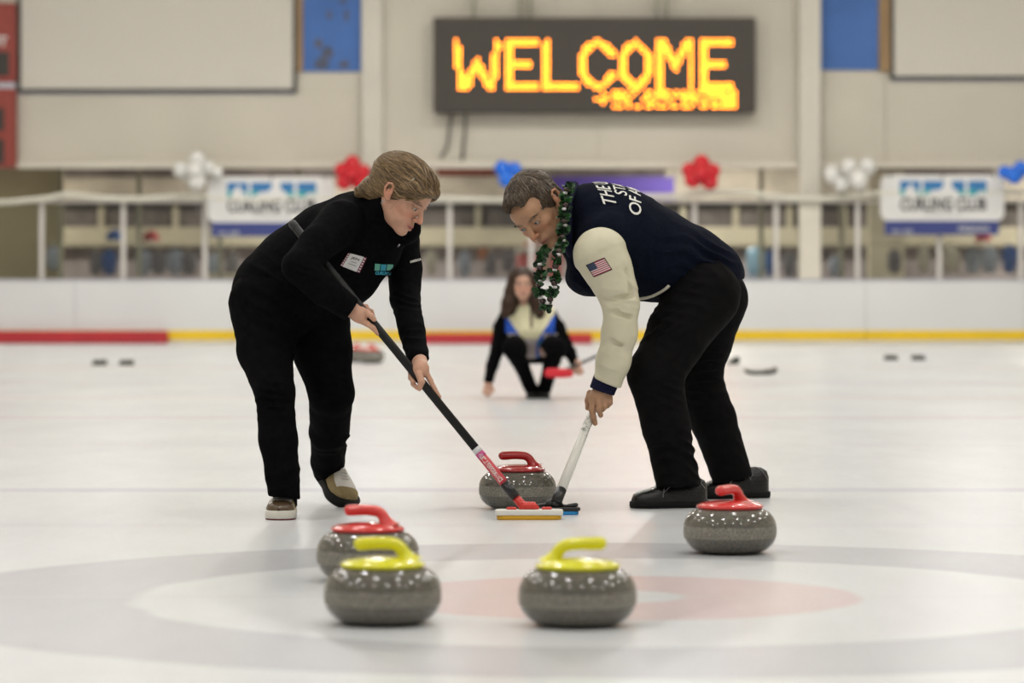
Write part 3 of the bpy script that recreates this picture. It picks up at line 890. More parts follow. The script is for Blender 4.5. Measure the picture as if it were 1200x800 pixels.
# --- club banners on the glass
def club_banner(x0, x1, y0, y1, lab, tx=0.0):
    d = BD - .12; s = d / FPX
    a = P(x0, y1, d); c = P(x1, y0, d); w = c[0] - a[0]; h = c[2] - a[2]
    r = empty('club_banner', ((a[0] + c[0]) / 2, d, a[2]), lab, 'banner', 'white and navy club banners')
    # white sheet with rounded corners
    def plate(u0, v0, u1, v1, rad, y, t, m, name, par=r):
        pts = []
        for (cx, cy, a0) in ((u1 - rad, v1 - rad, 0), (u0 + rad, v1 - rad, 90), (u0 + rad, v0 + rad, 180), (u1 - rad, v0 + rad, 270)):
            for k in range(5):
                t_ = math.radians(a0 + 90 * k / 4); pts.append((cx + rad * math.cos(t_), cy + rad * math.sin(t_)))
        n = len(pts)
        V = [(p[0], y, p[1]) for p in pts] + [(p[0], y + t, p[1]) for p in pts]
        F = [tuple(range(n)), tuple(range(2 * n - 1, n - 1, -1))] + [(j, j + n, (j + 1) % n + n, (j + 1) % n) for j in range(n)]
        return link(name, V, F, [m], par, smooth=False)
    zs = a[2] + h * .235
    sh = plate(a[0], zs, c[0], c[2], .12, d, .02, M['white'], 'banner_sheet')
    plate(a[0] + .06, a[2], c[0] - .08, zs, .02, d - .004, .02, M['navy_print'], 'navy_stripe')
    # logo: four squares with white peaks
    lx = a[0] + w * (0.155 + tx); lw_ = w * .70; lz = a[2] + h * .66; lh = h * .245
    sq = [(0, .235), (.27, .235), (.60, .15), (.79, .21)]
    for u, ww in sq:
        q = MB(); x_ = lx + u * lw_; q.box((x_, d - .006, lz), (x_ + ww * lw_, d - .001, lz + lh)); q.link('logo_square', M['logo_blue'], sh, smooth=False)
        V = [(x_, d - .008, lz), (x_ + ww * lw_, d - .008, lz), (x_ + ww * lw_, d - .008, lz + lh * .42), (x_ + ww * lw_ * .5, d - .008, lz + lh * .30), (x_, d - .008, lz + lh * .5)]
        link('logo_hill', V, [(0, 1, 2, 3, 4)], [M['logo_teal']], sh, smooth=False)
    pk = [(.27, 0), (.40, .42), (.45, .38), (.53, .80), (.57, .62), (.60, .62), (.68, .20), (.72, 0)]
    link('logo_peak', [(lx + u * lw_, d - .011, lz - .01 + v * lh) for u, v in pk], [tuple(range(len(pk)))], [M['white']], sh, smooth=False)
    pk = [(.05, .0), (.06, .45), (.10, .6), (.12, .85), (.16, .7), (.15, .45), (.21, .3), (.2, 0)]
    link('logo_peak', [(lx + u * lw_, d - .011, lz - .01 + v * lh) for u, v in pk], [tuple(range(len(pk)))], [M['white']], sh, smooth=False)
    pk = [(.86, 0), (.93, .35), (1.0, .2), (1.0, 0)]
    link('logo_peak', [(lx + u * lw_, d - .011, lz - .01 + v * lh) for u, v in pk], [tuple(range(len(pk)))], [M['white']], sh, smooth=False)
    def words(s_, size, cx, cz, m, bold=0.0, par=sh, wid=None, y=d - .003):
        V, F = text_mesh(s_, size, bold)
        if wid: V[:, 0] *= wid / (V[:, 0].max() - V[:, 0].min())
        link('lettering', [(cx + p[0], y, cz + p[1]) for p in V], F, [m], par, smooth=False)
    words('CURLING CLUB', .25, lx + lw_ / 2, a[2] + h * .50, M['dark_print'], .010, wid=lw_)
    words('curling for all', .10, lx + lw_ / 2, a[2] + h * .355, M['grey_print'], .002)
    words('est. club', .09, a[0] + .32, a[2] + h * .06, M['grey_print'], .002, y=d - .007)
    words('FRIENDS', .12, c[0] - .45, a[2] + h * .09, M['grey_print'], .003, y=d - .007)
    for q in (.08, .5, .92):
        MB().box((a[0] + w * q - .012, d - .004, c[2] - .05), (a[0] + w * q + .012, d + .03, c[2] + .03), bev=.003).link('fixing_tab', M['frame_black'], r, smooth=False)
    return r
club_banner(243, 392, 207, 277, 'white and navy curling club banner on the glass at left, behind the woman')
club_banner(1032, 1177, 205, 275, 'white and navy curling club banner on the glass at right')

# --- blue water jug and pink tub in the lobby
c0 = P(886, 325, 53.5)
r = empty('water_cooler', (c0[0], 53.5, 0), 'water cooler with glowing pale blue jug behind the glass left of the pilaster', 'water cooler')
MB().box((c0[0] - .17, 53.35, 0), (c0[0] + .17, 53.65, 1.02), bev=.03).link('cooler_cabinet', cm['pale'], r, smooth=False)
V, F = lathe([(.05, 0), (.14, .05), (.15, .12), (.15, .36), (.12, .43), (0, .45)], (c0[0], 53.5, 1.0), 20)
link('water_jug', V, F, [mat('jug_blue', (.30, .52, .75), .2)], r)
c0 = P(632, 322, 53.2)
r = empty('padded_chair', (c0[0], 53.2, 0), 'pink padded chair with white top rail behind the crouching woman', 'chair')
V, F = sweep(*rounded_ends([c0 + np.array([0, 0, -.35]), c0 + np.array([0, 0, .13]), c0 + np.array([0, .03, .22])], [.33, .36, .37], 3), 14, .22, (0, 1, 0)); link('backrest', V, F, [cm['pink']], r)
MB().box((c0[0] - .30, 52.75, .55), (c0[0] + .30, 53.2, .68), bev=.04).link('seat', cm['pink'], r, smooth=False)
V, F = sweep(*rounded_ends([c0 + np.array([-.33, -.03, .37]), c0 + np.array([0, -.03, .42]), c0 + np.array([.33, -.03, .37])], .05, 3), 8); link('top_rail', V, F, [cm['white']], r)
for sx in (-.26, .26):
    for sy in (-.4, -.03):
        MB().sweep([c0 * [1, 1, 0] + np.array([sx, sy, .57]), c0 * [1, 1, 0] + np.array([sx, sy, 0])], .02, 8).link('leg', M['post2'], r)

# --- hacks and rubber mats on the ice
def hack(px, py, lab, grp='black hacks in the far ice', w=.14, h=.055):
    c = G(px, py)
    mb = MB()
    prof = [(-.10, 0), (-.10, h * .35), (-.03, h * .8), (.03, h), (.05, h), (.06, 0)]
    V = []; n = len(prof)
    for sx in (-w / 2, w / 2):
        for y_, z_ in prof: V.append((c[0] + sx, c[1] + y_, z_))
    F = [tuple(range(n)), tuple(range(2 * n - 1, n - 1, -1))] + [(i, i + n, (i + 1) % n + n, (i + 1) % n) for i in range(n)]
    r = empty('hack', c, lab, 'hack', grp)
    link('rubber_wedge', V, F, [M['rubber']], r, smooth=False)
    MB().box((c[0] - w / 2 - .008, c[1] - .10, 0), (c[0] + w / 2 + .008, c[1] + .07, .012), bev=.003).link('base_plate', M['rubber'], r, smooth=False)
hack(117, 427.5, 'left hack of the pair far left'); hack(148.5, 427.5, 'right hack of the pair far left')
hack(1044, 421.5, 'left hack of the pair far right'); hack(1076, 421.5, 'right hack of the pair far right')
c = G(859, 427)
r = empty('rubber_block', c, 'small dark rubber wedge on the ice behind the man, nearer the boards', 'rubber block')
V, F = sweep(*rounded_ends([c + np.array([-.045, 0, .022]), c + np.array([.0, 0, .03]), c + np.array([.035, 0, .045])], [.02, .028, .043], 3), 10); link('rubber_wedge', V, F, [M['rubber']], r)
c = G(892, 439)
r = empty('rubber_strip', c, 'curved dark rubber strip with raised right end lying on the ice', 'rubber strip')
q = spline([(-.155, 0, .045), (-.12, 0, .028), (-.05, 0, .02), (.04, 0, .025), (.11, 0, .034), (.145, 0, .06)], 4)
V, F = sweep([c + p for p in q], [.018] * 4 + [.019] * 8 + [.024] * 9, 10, 1.8, (0, 1, 0)); link('rubber_body', V, F, [M['rubber']], r)

# ================================================================ CURLING STONES
def granite(name, base, rough):
    m = mat(name, base, rough, var=0.0, coat=0.0, spec=.55)
    nt = m.node_tree; b = nt.nodes['Principled BSDF']
    tc = nt.nodes.new('ShaderNodeTexCoord')
    v = nt.nodes.new('ShaderNodeTexVoronoi'); v.inputs['Scale'].default_value = 330
    n = nt.nodes.new('ShaderNodeTexNoise'); n.inputs['Scale'].default_value = 260; n.inputs['Detail'].default_value = 6
    for q in (v, n): nt.links.new(tc.outputs['Object'], q.inputs['Vector'])
    rp = nt.nodes.new('ShaderNodeValToRGB')
    rp.color_ramp.elements[0].position = .36; rp.color_ramp.elements[0].color = (*[c * .40 for c in base], 1)
    rp.color_ramp.elements[1].position = .68; rp.color_ramp.elements[1].color = (*[min(1, c * 2.1) for c in base], 1)
    e = rp.color_ramp.elements.new(.5); e.color = (*base, 1)
    nt.links.new(n.outputs[0], rp.inputs[0])
    mx = nt.nodes.new('ShaderNodeMix'); mx.data_type = 'RGBA'; mx.inputs[0].default_value = .25
    nt.links.new(rp.outputs[0], mx.inputs[6]); nt.links.new(v.outputs['Color'], mx.inputs[7])
    hs = nt.nodes.new('ShaderNodeHueSaturation'); hs.inputs['Saturation'].default_value = .35; hs.inputs['Value'].default_value = .9
    nt.links.new(mx.outputs[2], hs.inputs['Color'])
    mx2 = nt.nodes.new('ShaderNodeMix'); mx2.data_type = 'RGBA'; mx2.inputs[0].default_value = .55
    nt.links.new(rp.outputs[0], mx2.inputs[6]); nt.links.new(hs.outputs[0], mx2.inputs[7])
    sc = nt.nodes.new('ShaderNodeVectorMath'); sc.operation = 'MULTIPLY'; sc.inputs[1].default_value = (.80, .76, .68)
    nt.links.new(mx2.outputs[2], sc.inputs[0]); nt.links.new(sc.outputs[0], b.inputs['Base Color'])
    return m
M['granite'] = granite('granite', (0.084, 0.077, 0.060), .09)
M['band'] = granite('granite_band', (0.21, 0.198, 0.168), .5)
M['h_yellow'] = mat('yellow_plastic', (.74, .70, .012), .2, coat=.3)
M['h_red'] = mat('red_plastic', (.62, .035, .03), .18, coat=.4)
M['h_red2'] = mat('dark_red_plastic', (.36, .015, .015), .2, coat=.4)
M['bolt'] = mat('bolt_steel', (.5, .5, .5), .3, metal=1)

def stone(px, cy_w, color, rz, lab, at=None, hm=None, slope=0.0):
    c = G(px, cy_w) if at is None else np.array(at)
    r = empty('curling_stone', c, lab, 'curling stone', 'curling stones', rz)
    R = .146; H = .144
    prof = []
    def body(t):                       # t -1..1 bottom->top, squashed superellipse
        z = math.sin(t * math.pi / 2)
        rr = .068 + (R - .068) * (max(0, 1 - abs(z) ** 2.3)) ** .47
        return rr, H / 2 + z * H / 2
    pts = [body(-1 + 2 * i / 40) for i in range(41)]
    lo, hi = .050, .087
    def rz_at(z):
        zz = abs((z - H / 2) / (H / 2)); return .068 + (R - .068) * (1 - zz ** 2.3) ** .47
    lower = [(.0, .004), (.058, .004), (.068, 0)] + [p for p in pts[1:] if p[1] < lo] + [(rz_at(lo), lo)]
    upper = [(rz_at(hi), hi)] + [p for p in pts if p[1] > hi][:-1] + [(.060, H), (0, H)]
    def loc(prof, m, name, par, n=56):
        V, F = lathe(prof, (0, 0, 0), n); return link(name, V, F, [m], par, local=True)
    mid = [(rz_at(lo), lo)] + [(rz_at(z) - .0006, z) for z in (lo + .001, .053, .06, .066, .072, .078, hi - .001)] + [(rz_at(hi), hi)]
    b = loc(lower + [(p[0] - .0012, p[1]) for p in mid[1:-1]] + upper, M['granite'], 'granite_body', r)
    loc(mid, M['band'], 'striking_band', b)
    hmat = hm or M['h_' + color]
    hd = loc([(0, H - .005), (.098, H - .005), (.104, H - .002), (.105, H + .003), (.101, H + .007), (.088, H + .013), (.05, H + .019), (0, H + .022)], hmat, 'handle_plate', r)
    # gooseneck grip: rises at +x side, runs toward -x
    V = []; 
    path = spline([(.064, 0, H + .006, .036, .9), (.060, 0, H + .015, .024, .9), (.052, 0, H + .029, .0170, .95), (.043, 0, H + .043, .0155, 1.0), (.026, 0, H + .0525, .0155, 1.0),
                   (-.010, 0, H + .055 + slope * .3, .0155, 1.0), (-.035, 0, H + .054 + slope * .6, .0160, 1.0), (-.056, 0, H + .053 + slope, .0160, 1.0)], 6)
    ps = [p[:3] for p in path]; rs = [p[3] for p in path]
    ps, rs = rounded_ends(ps, rs, 4)
    ps = ps[4:]; rs = rs[4:]
    V, F = sweep(ps, rs, 16, 1.05, (0, 1, 0)); link('handle_grip', V, F, [hmat], r, local=True)
    return r
stone(677, 0, 'yellow', math.pi - .12, 'yellow-handled curling stone at front centre, right of its twin', at=[(677 - 600) / FPX * 8.38, 8.38, 0], slope=.004)
stone(448.5, 0, 'yellow', .08, 'yellow-handled curling stone at front left, overlapping a red one', at=[(448.5 - 600) / FPX * 8.42, 8.42, 0])
stone(855, 0, 'red', .95, 'red-handled curling stone by the man' + "'s black shoes, right", at=[(855.5 - 600) / FPX * 10.65, 10.65, 0])
stone(431, 0, 'red', -.35, 'red-handled curling stone behind the front left yellow one', at=[(431 - 600) / FPX * 9.66, 9.66, 0])
stone(606, 0, 'red', .06, 'red-handled curling stone behind the two broom heads', at=[(606.5 - 600) / FPX * 12.80, 12.80, 0], hm=M['h_red2'])
stone(417, 0, 'red', 2.0, 'tiny far red-handled stone, left one of the pair beyond the woman' + "'s leg", at=[(418 - 600) / FPX * 37.6, 37.6, 0])
stone(434, 0, 'red', 1.1, 'tiny far red-handled stone, right one of the pair beyond the woman' + "'s leg", at=[(435 - 600) / FPX * 37.0, 37.0, 0])

# ================================================================ PEOPLE
YAX = np.array([0, -1.0, 0])
K = {}
K['skin'] = mat('skin', (.5, .3, .2), .48, attr='Col', var=.05, vscale=60, bump=.12, bscale=260, sss=.12)
K['skin'].node_tree.nodes['Principled BSDF'].inputs['Specular IOR Level'].default_value = .35
K['sclera'] = mat('eye_white', (.36, .33, .30), .3)
K['iris_blue'] = mat('iris_grey', (.10, .13, .15), .2)
K['iris_brown'] = mat('iris_brown', (.06, .035, .02), .2)
K['pupil'] = mat('pupil', (.01, .01, .01), .15)
K['black_knit'] = mat('black_fleece', (.0038, .0038, .0044), .85, var=.3, vscale=60, bump=.25, bscale=350, spec=.03)
K['black_trouser'] = mat('black_trousers', (.0038, .0036, .004), .85, var=.2, vscale=30, bump=.15, bscale=300, spec=.025)
K['dark_trouser'] = mat('dark_twill', (.0052, .005, .0052), .75, var=.2, vscale=30, bump=.15, bscale=400, spec=.04)
K['navy'] = mat('navy_wool', (.0042, .006, .014), .95, var=.2, vscale=80, bump=.25, bscale=420, sheen=.015, spec=.06)
K['navy_knit'] = mat('navy_rib', (.008, .009, .030), .9, bump=.4, bscale=200, spec=.15)
K['cream'] = mat('cream_leather', (.60, .56, .41), .5, var=.05, vscale=14, bump=.10, bscale=120, spec=.35)
K['hem_cream'] = mat('cream_piping', (.62, .59, .48), .6)
K['zip'] = mat('zip_metal', (.35, .35, .36), .35, metal=.8)
K['black_leather'] = mat('black_leather', (.0055, .005, .005), .26, var=.2, vscale=40, bump=.2, bscale=150, spec=.45)
K['black_rubber'] = mat('black_rubber', (.007, .007, .007), .7, spec=.2)
K['stitch'] = mat('grey_stitching', (.20, .20, .20), .8)
K['tan'] = mat('tan_suede', (.27, .205, .095), .9, var=.1, vscale=50)
K['offwhite'] = mat('off_white_leather', (.62, .59, .53), .6, var=.05, vscale=30)
K['toe_brown'] = mat('brown_toe_cap', (.095, .062, .035), .22)
K['sole_white'] = mat('white_sole', (.62, .59, .52), .5)
K['sole_red'] = mat('dark_red_outsole', (.13, .012, .03), .6)
K['lace'] = mat('white_lace', (.60, .58, .55), .8)
K['lace_grey'] = mat('grey_lace', (.2, .2, .2), .7)
K['text_white'] = mat('white_twill_letters', (.68, .67, .62), .7)
K['flag_red'] = mat('flag_red', (.30, .012, .045), .7); K['flag_white'] = mat('flag_white', (.66, .56, .55), .7); K['flag_blue'] = mat('flag_blue', (.03, .045, .09), .7)
K['teal'] = mat('teal_print', (.03, .30, .42), .6); K['green_print'] = mat('green_print', (.12, .40, .30), .6)
K['tag_white'] = mat('paper_white', (.66, .65, .64), .6); K['tag_red'] = mat('tag_border', (.18, .03, .06), .6)

def hair_mat(name, dark, light, rough=.38):
    m = mat(name, dark, rough, spec=.5)
    nt = m.node_tree; b = nt.nodes['Principled BSDF']
    a = nt.nodes.new('ShaderNodeAttribute'); a.attribute_name = 'Col'
    sp = nt.nodes.new('ShaderNodeSeparateColor'); nt.links.new(a.outputs['Color'], sp.inputs[0])
    r = nt.nodes.new('ShaderNodeValToRGB'); r.color_ramp.elements[0].color = (*dark, 1); r.color_ramp.elements[1].color = (*light, 1)
    nt.links.new(sp.outputs[0], r.inputs[0]); nt.links.new(r.outputs[0], b.inputs['Base Color'])
    b.inputs['Anisotropic'].default_value = .4
    return m
K['hair_man'] = hair_mat('hair_grey_brown', (.022, .014, .008), (.15, .105, .066))
K['hair_woman'] = hair_mat('hair_light_brown', (.028, .016, .007), (.36, .235, .115))
K['hair_dark'] = hair_mat('hair_dark_brown', (.016, .008, .005), (.10, .05, .025))
K['brow_dark'] = mat('brow_hair', (.05, .03, .02), .7)

class Head:
    """head frame: x = wearer's left, y = forward, z = up"""
    def __init__(s, c, F, U, sc=1.0):
        s.c = np.array(c, float); F = unit(F); U = unit(np.asarray(U, float) - F * np.dot(U, F)); L = np.cross(U, F)
        s.R = np.stack([L, F, U]); s.sc = sc
    def w(s, *p): return s.c + s.sc * (np.asarray(p if len(p) == 3 else p[0], float) @ s.R)
    def loc(s, V): return (np.asarray(V) - s.c) @ s.R.T / s.sc
    def e(s, vol, c, r, k, sub=False, R=None):
        RR = s.R if R is None else np.asarray(R) @ s.R
        vol.ell(s.w(c), np.array(r) * s.sc, k, RR, sub)
    def k(s, vol, a, b, ra, rb, k, sub=False): vol.cone(s.w(a), s.w(b), ra * s.sc, rb * s.sc, k, sub=sub)

def build_head(vol, H, male=True, smile=False, thin=1.0):
    m = 1.0 if male else 0.0
    H.e(vol, (0, -.014, .028), (.074, .094, .084), .005)
    H.e(vol, (0, .022, -.015), (.0625, .066, .078), .02)
    H.e(vol, (0, .030, -.068), (.046 + .004 * m, .052, .044), .02)
    for s in (-1, 1):
        H.k(vol, (s * (.050 + .004 * m), -.006, -.052), (s * .018, .070, -.100), .017, .013, .022)
        H.e(vol, (s * .041, .060, -.028), (.021, .018, .017), .018)
        H.e(vol, (s * .036, .058, -.062), (.018, .020, .020), .020)
    H.e(vol, (0, .076, -.100), (.019 + .004 * m, .016, .016), .014)
    H.e(vol, (0, .062, .035), (.050, .026, .035), .02)
    H.k(vol, (-.034, .078, .0125), (.034, .078, .0125), .0085 + .0025 * m, .0085 + .0025 * m, .010)
    # sockets
    for s in (-1, 1): H.e(vol, (s * .031, .094, -.003), (.0165, .016, .0105), .012, True)
    # nose
    H.k(vol, (0, .085, .006), (0, .1085, -.034), .0065, .0098 + .001 * m, .010)
    H.e(vol, (0, .1080, -.0365), (.0105, .0095, .0085), .005)
    for s in (-1, 1):
        H.e(vol, (s * .0115, .0965, -.0405), (.0078, .0095, .0072), .005)
        H.e(vol, (s * .006, .1040, -.0455), (.0032, .0045, .0030), .002, True)
    # eyelids round the eyeballs
    for s in (-1, 1):
        for q in range(6):
            t0 = math.pi * q / 6; t1 = math.pi * (q + 1) / 6
            up = lambda t: (s * .031 + .0155 * math.cos(t), .0855 - .004 * math.cos(t) ** 2 - .003 * abs(math.cos(t)), -.004 + .0062 * math.sin(t))
            lo_ = lambda t: (s * .031 + .0155 * math.cos(t), .0835 - .004 * math.cos(t) ** 2 - .003 * abs(math.cos(t)), -.005 - .0058 * math.sin(t))
            H.k(vol, up(t0), up(t1), .0029, .0029, .002); H.k(vol, lo_(t0), lo_(t1), .0026, .0026, .002)
    for s in (-1, 1): H.e(vol, (s * .031, .0775, .0060 - (.0025 if smile else 0)), (.0150, .0098, .0082), .003)
    # mouth
    zc = -.0715
    cw = .029 if smile else .0245; cz = .0075 if smile else -.001
    H.e(vol, (0, .082, -.070), (.026, .015, .018), .012)
    for s in (-1, 1):
        H.k(vol, (0, .0975, zc + .0035), (s * cw, .0825, zc + cz), .0046, .0024, .004)
        H.k(vol, (0, .0955, zc - .0065), (s * cw * .85, .0825, zc + cz - .002), .0056, .0024, .004)
        H.k(vol, (0, .1045, zc - .001), (s * cw, .088, zc + cz - .0005), .0019 + (.0022 if smile else 0), .0013, .002, True)
        # laugh line
        H.k(vol, (s * .018, .0965, -.043), (s * .033, .083, -.066), .0022, .0018, .006, True)
    # ears
    for s in (-1, 1):
        a = .35 * s
        R = np.array([[math.cos(a), -math.sin(a), 0], [math.sin(a), math.cos(a), 0], [0, 0, 1]])
        cx = s * .079
        pts = [(cx, -.002, -.022), (cx + s * .003, -.004, -.002), (cx + s * .006, -.008, .014), (cx + s * .010, -.018, .022), (cx + s * .013, -.029, .016), (cx + s * .012, -.031, -.001), (cx + s * .007, -.022, -.020), (cx + s * .002, -.010, -.034)]
        for p, q in zip(pts, pts[1:]): H.k(vol, p, q, .0040, .0040, .003)
        H.e(vol, (cx + s * .001, -.014, -.004), (.0045, .015, .022), .003, R=R)
        H.e(vol, (cx - s * .002, -.004, -.030), (.006, .007, .009), .006)
        H.e(vol, (cx + s * .009, -.013, -.002), (.0050, .007, .010), .003, True)

def head_colors(V, H, base, lip, male=True, stub=0.0, brow=(.05, .03, .02)):
    q = H.loc(V); x, y, z = q[:, 0], q[:, 1], q[:, 2]
    C = np.tile(np.array(base, float), (len(V), 1))
    face = (np.abs(x) < .12) & (y > -.2) & (z > -.15) & (z < .15) & (y < .15)
    g = lambda d: np.exp(-d)
    def mixin(w, c):
        nonlocal C
        w = np.clip(w * face, 0, 1)[:, None]; C = C * (1 - w) + np.array(c) * w
    red = np.array(base) * (1.12, .74, .66)
    for s in (-1, 1):
        mixin(.5 * g(((x - s * .04) / .022) ** 2 + ((z + .035) / .018) ** 2) * (y > .02), red)
        mixin(.55 * g(((x - s * .088) / .018) ** 2 + ((y + .015) / .03) ** 2 + ((z + .005) / .035) ** 2), red)
    mixin(.6 * g((x / .016) ** 2 + ((z + .038) / .014) ** 2) * (y > .09), red)
    if stub: mixin(stub * g((x / .055) ** 2 + ((z + .09) / .03) ** 4) * (y > .0), np.array(base) * (.66, .66, .70))
    sm = 0 if male else 9.0
    wl = g((x / .025) ** 4 + ((z + .0718 - (1.8 + sm) * x ** 2) / .0080) ** 4) * (y > .072)
    mixin(.9 * wl, lip)
    mixin(.9 * g((x / .022) ** 4 + ((z + .0725 - sm * x ** 2) / (.0019 if male else .0026)) ** 2) * (y > .070), np.array(lip) * .22)
    for s in (-1, 1):
        bz = .0150 - 7.0 * (np.abs(x) - .030) ** 2 + .05 * (np.abs(x) - .03)
        mixin((.55 if male else .8) * g(((np.abs(x) - .032) / .0185) ** 4 + ((z - bz) / (.0042 if male else .0030)) ** 2) * (y > .05), brow)
        mixin(.35 * g(((x - s * .031) / .017) ** 2 + ((z + .004) / .009) ** 2) * (y > .05), np.array(base) * (.55, .45, .42))
        mixin(.5 * g(((x - s * .031) / .0165) ** 4 + ((z - .0015) / .0018) ** 2) * (y > .065) * (0 if male else 1.6), (.03, .02, .015))
    return C

def eyes(H, root, iris, gaze=(0, 1, 0)):
    gz = unit(gaze)
    for s in (-1, 1):
        c = np.array([s * .031, .0735, -.0045]); r = .0128
        n = 20; prof = []
        V = []; F = []; fm = []
        a = unit(np.cross(gz, (0, 0, 1))); b_ = np.cross(a, gz)
        rings = [0, .12, .22, .42, .55, .8, 1.1, 1.5, 2.0, 2.6, math.pi]
        for t in rings:
            for j in range(n):
                u = 2 * math.pi * j / n
                V.append(H.w(c + r * (math.cos(t) * gz + math.sin(t) * (math.cos(u) * a + math.sin(u) * b_))))
        for i in range(len(rings) - 1):
            for j in range(n):
                F.append((i * n + j, i * n + (j + 1) % n, (i + 1) * n + (j + 1) % n, (i + 1) * n + j)); fm.append(2 if i < 2 else (1 if i < 4 else 0))
        link('eye', V, F, [K['sclera'], iris, K['pupil']], root, fm=fm)

def grow_hair(H, V, N, keep, n, flow, length, seg, rad, lift, mat_, root, seed, name='hair', base=None, curl=0.0, tone=None):
    """hair: the modelled mass plus many fine locks lying over it, one mesh"""
    rnd = np.random.RandomState(seed)
    idx = rnd.choice(np.nonzero(keep)[0], n)
    P0 = V[idx].copy(); Nn = N[idx].copy()
    LV = H.loc(P0)
    pts = [P0 + Nn * lift * .2]; cur = P0.copy(); nn = Nn
    ln = length * (0.6 + .8 * rnd.rand(n)) / seg
    jit = rnd.normal(0, .18, (n, 3))
    sub = rnd.permutation(len(V))[:9000]
    SV = V[sub]; SN = N[sub]
    for k in range(seg):
        d = flow(H.loc(cur)) + jit
        d = d @ H.R
        d = d - nn * (d * nn).sum(1, keepdims=True) * (1 - lift * 0)
        d = d / (np.linalg.norm(d, axis=1, keepdims=True) + 1e-9)
        cur = cur + d * ln[:, None] * H.sc
        # nearest sample keeps the lock on the surface
        for a in range(0, n, 800):
            D2 = ((cur[a:a + 800, None, :] - SV[None]) ** 2).sum(2); j = D2.argmin(1)
            nn[a:a + 800] = SN[j]; off = ((cur[a:a + 800] - SV[j]) * SN[j]).sum(1, keepdims=True)
            cur[a:a + 800] -= SN[j] * (off) 
        pts.append(cur + nn * lift * (.3 + .9 * (k + 1) / seg * rnd.rand(n, 1)))
    pts = np.stack(pts, 1)                    # n, seg+1, 3
    VV = []; FF = []; shade = rnd.rand(n)
    m = 3; ang = [2 * math.pi * j / m for j in range(m)]
    T = np.gradient(pts, axis=1); T /= (np.linalg.norm(T, axis=2, keepdims=True) + 1e-9)
    A = np.cross(T, Nn[:, None, :]); A /= (np.linalg.norm(A, axis=2, keepdims=True) + 1e-9); Bv = np.cross(T, A)
    prof = np.sin(np.linspace(.25, math.pi - .05, seg + 1)) * rad
    ring = [pts + prof[None, :, None] * (math.cos(t) * A + math.sin(t) * Bv) for t in ang]
    R_ = np.stack(ring, 2)                    # n, seg+1, m, 3
    VV = R_.reshape(-1, 3)
    base_i = (np.arange(n) * (seg + 1) * m)[:, None, None]
    kk = (np.arange(seg) * m)[None, :, None]; jj = np.arange(m)[None, None, :]; j2 = (jj + 1) % m
    Q = np.stack([base_i + kk + jj, base_i + kk + j2, base_i + kk + m + j2, base_i + kk + m + jj], -1).reshape(-1, 4)
    C = np.repeat(.15 + .85 * shade, (seg + 1) * m)
    return VV, Q, C

def join(parts):
    V = []; Q = []; C = []; o = 0
    for v, q, c in parts: V.append(v); Q.append(q + o); C.append(c); o += len(v)
    return np.vstack(V), np.vstack(Q), np.concatenate(C)

def hair_object(vol, H, root, m, n, flow, length, seg, rad, lift, seed, keepf=None, locks=0):
    V, Q = vol.mesh(); V = smooth_mesh(V, Q, 2); N = vnormals(V, Q)
    L = H.loc(V)
    tone = .35 + .35 * vnoise(L * (1, .35, 1), 55, 2) + .2 * vnoise(L * (1, .35, 1), 150, 3)
    V = V + N * (.0011 * vnoise(L * (1, .4, 1), 120, 9))[:, None]
    keep = np.ones(len(V), bool) if keepf is None else keepf(L)
    parts = [(V, Q, np.clip(tone, 0, 1)), grow_hair(H, V, N, keep, n, flow, length, seg, rad, lift, m, root, seed)]
    if locks: parts.append(grow_hair(H, V, N, keep, locks, flow, length * 1.4, seg, rad * 2.8, lift * .8, m, root, seed + 50))
    VV, QQ, CC = join(parts)
    return link('hair', VV, QQ, [m], root, color=np.repeat(CC[:, None], 3, 1))

def finger(vol, pts, r0, r1, k=.002):
    n = len(pts)
    for i in range(n - 1):
        a = r0 + (r1 - r0) * i / (n - 1); b = r0 + (r1 - r0) * (i + 1) / (n - 1)
        vol.cone(pts[i], pts[i + 1], a, b, k)
        if 0 < i: vol.ell(pts[i], (a * 1.07,) * 3, .002)

def cloth(name, vol, mats, root, specs=(), sm=2, fmf=None, label=None, rough_amp=.0015, **kw):
    V, Q = vol.mesh(); V = smooth_mesh(V, Q, sm); N = vnormals(V, Q)
    V = V + N * (rough_amp * vnoise(V, 18, 1) + rough_amp * .7 * vnoise(V, 45, 6))[:, None]
    V = folds(V, N, specs)
    fm = None
    if fmf is not None:
        c = V[Q].mean(1); fm = fmf(c)
    return link(name, V, Q, mats, root, fm=fm, label=label, **kw)

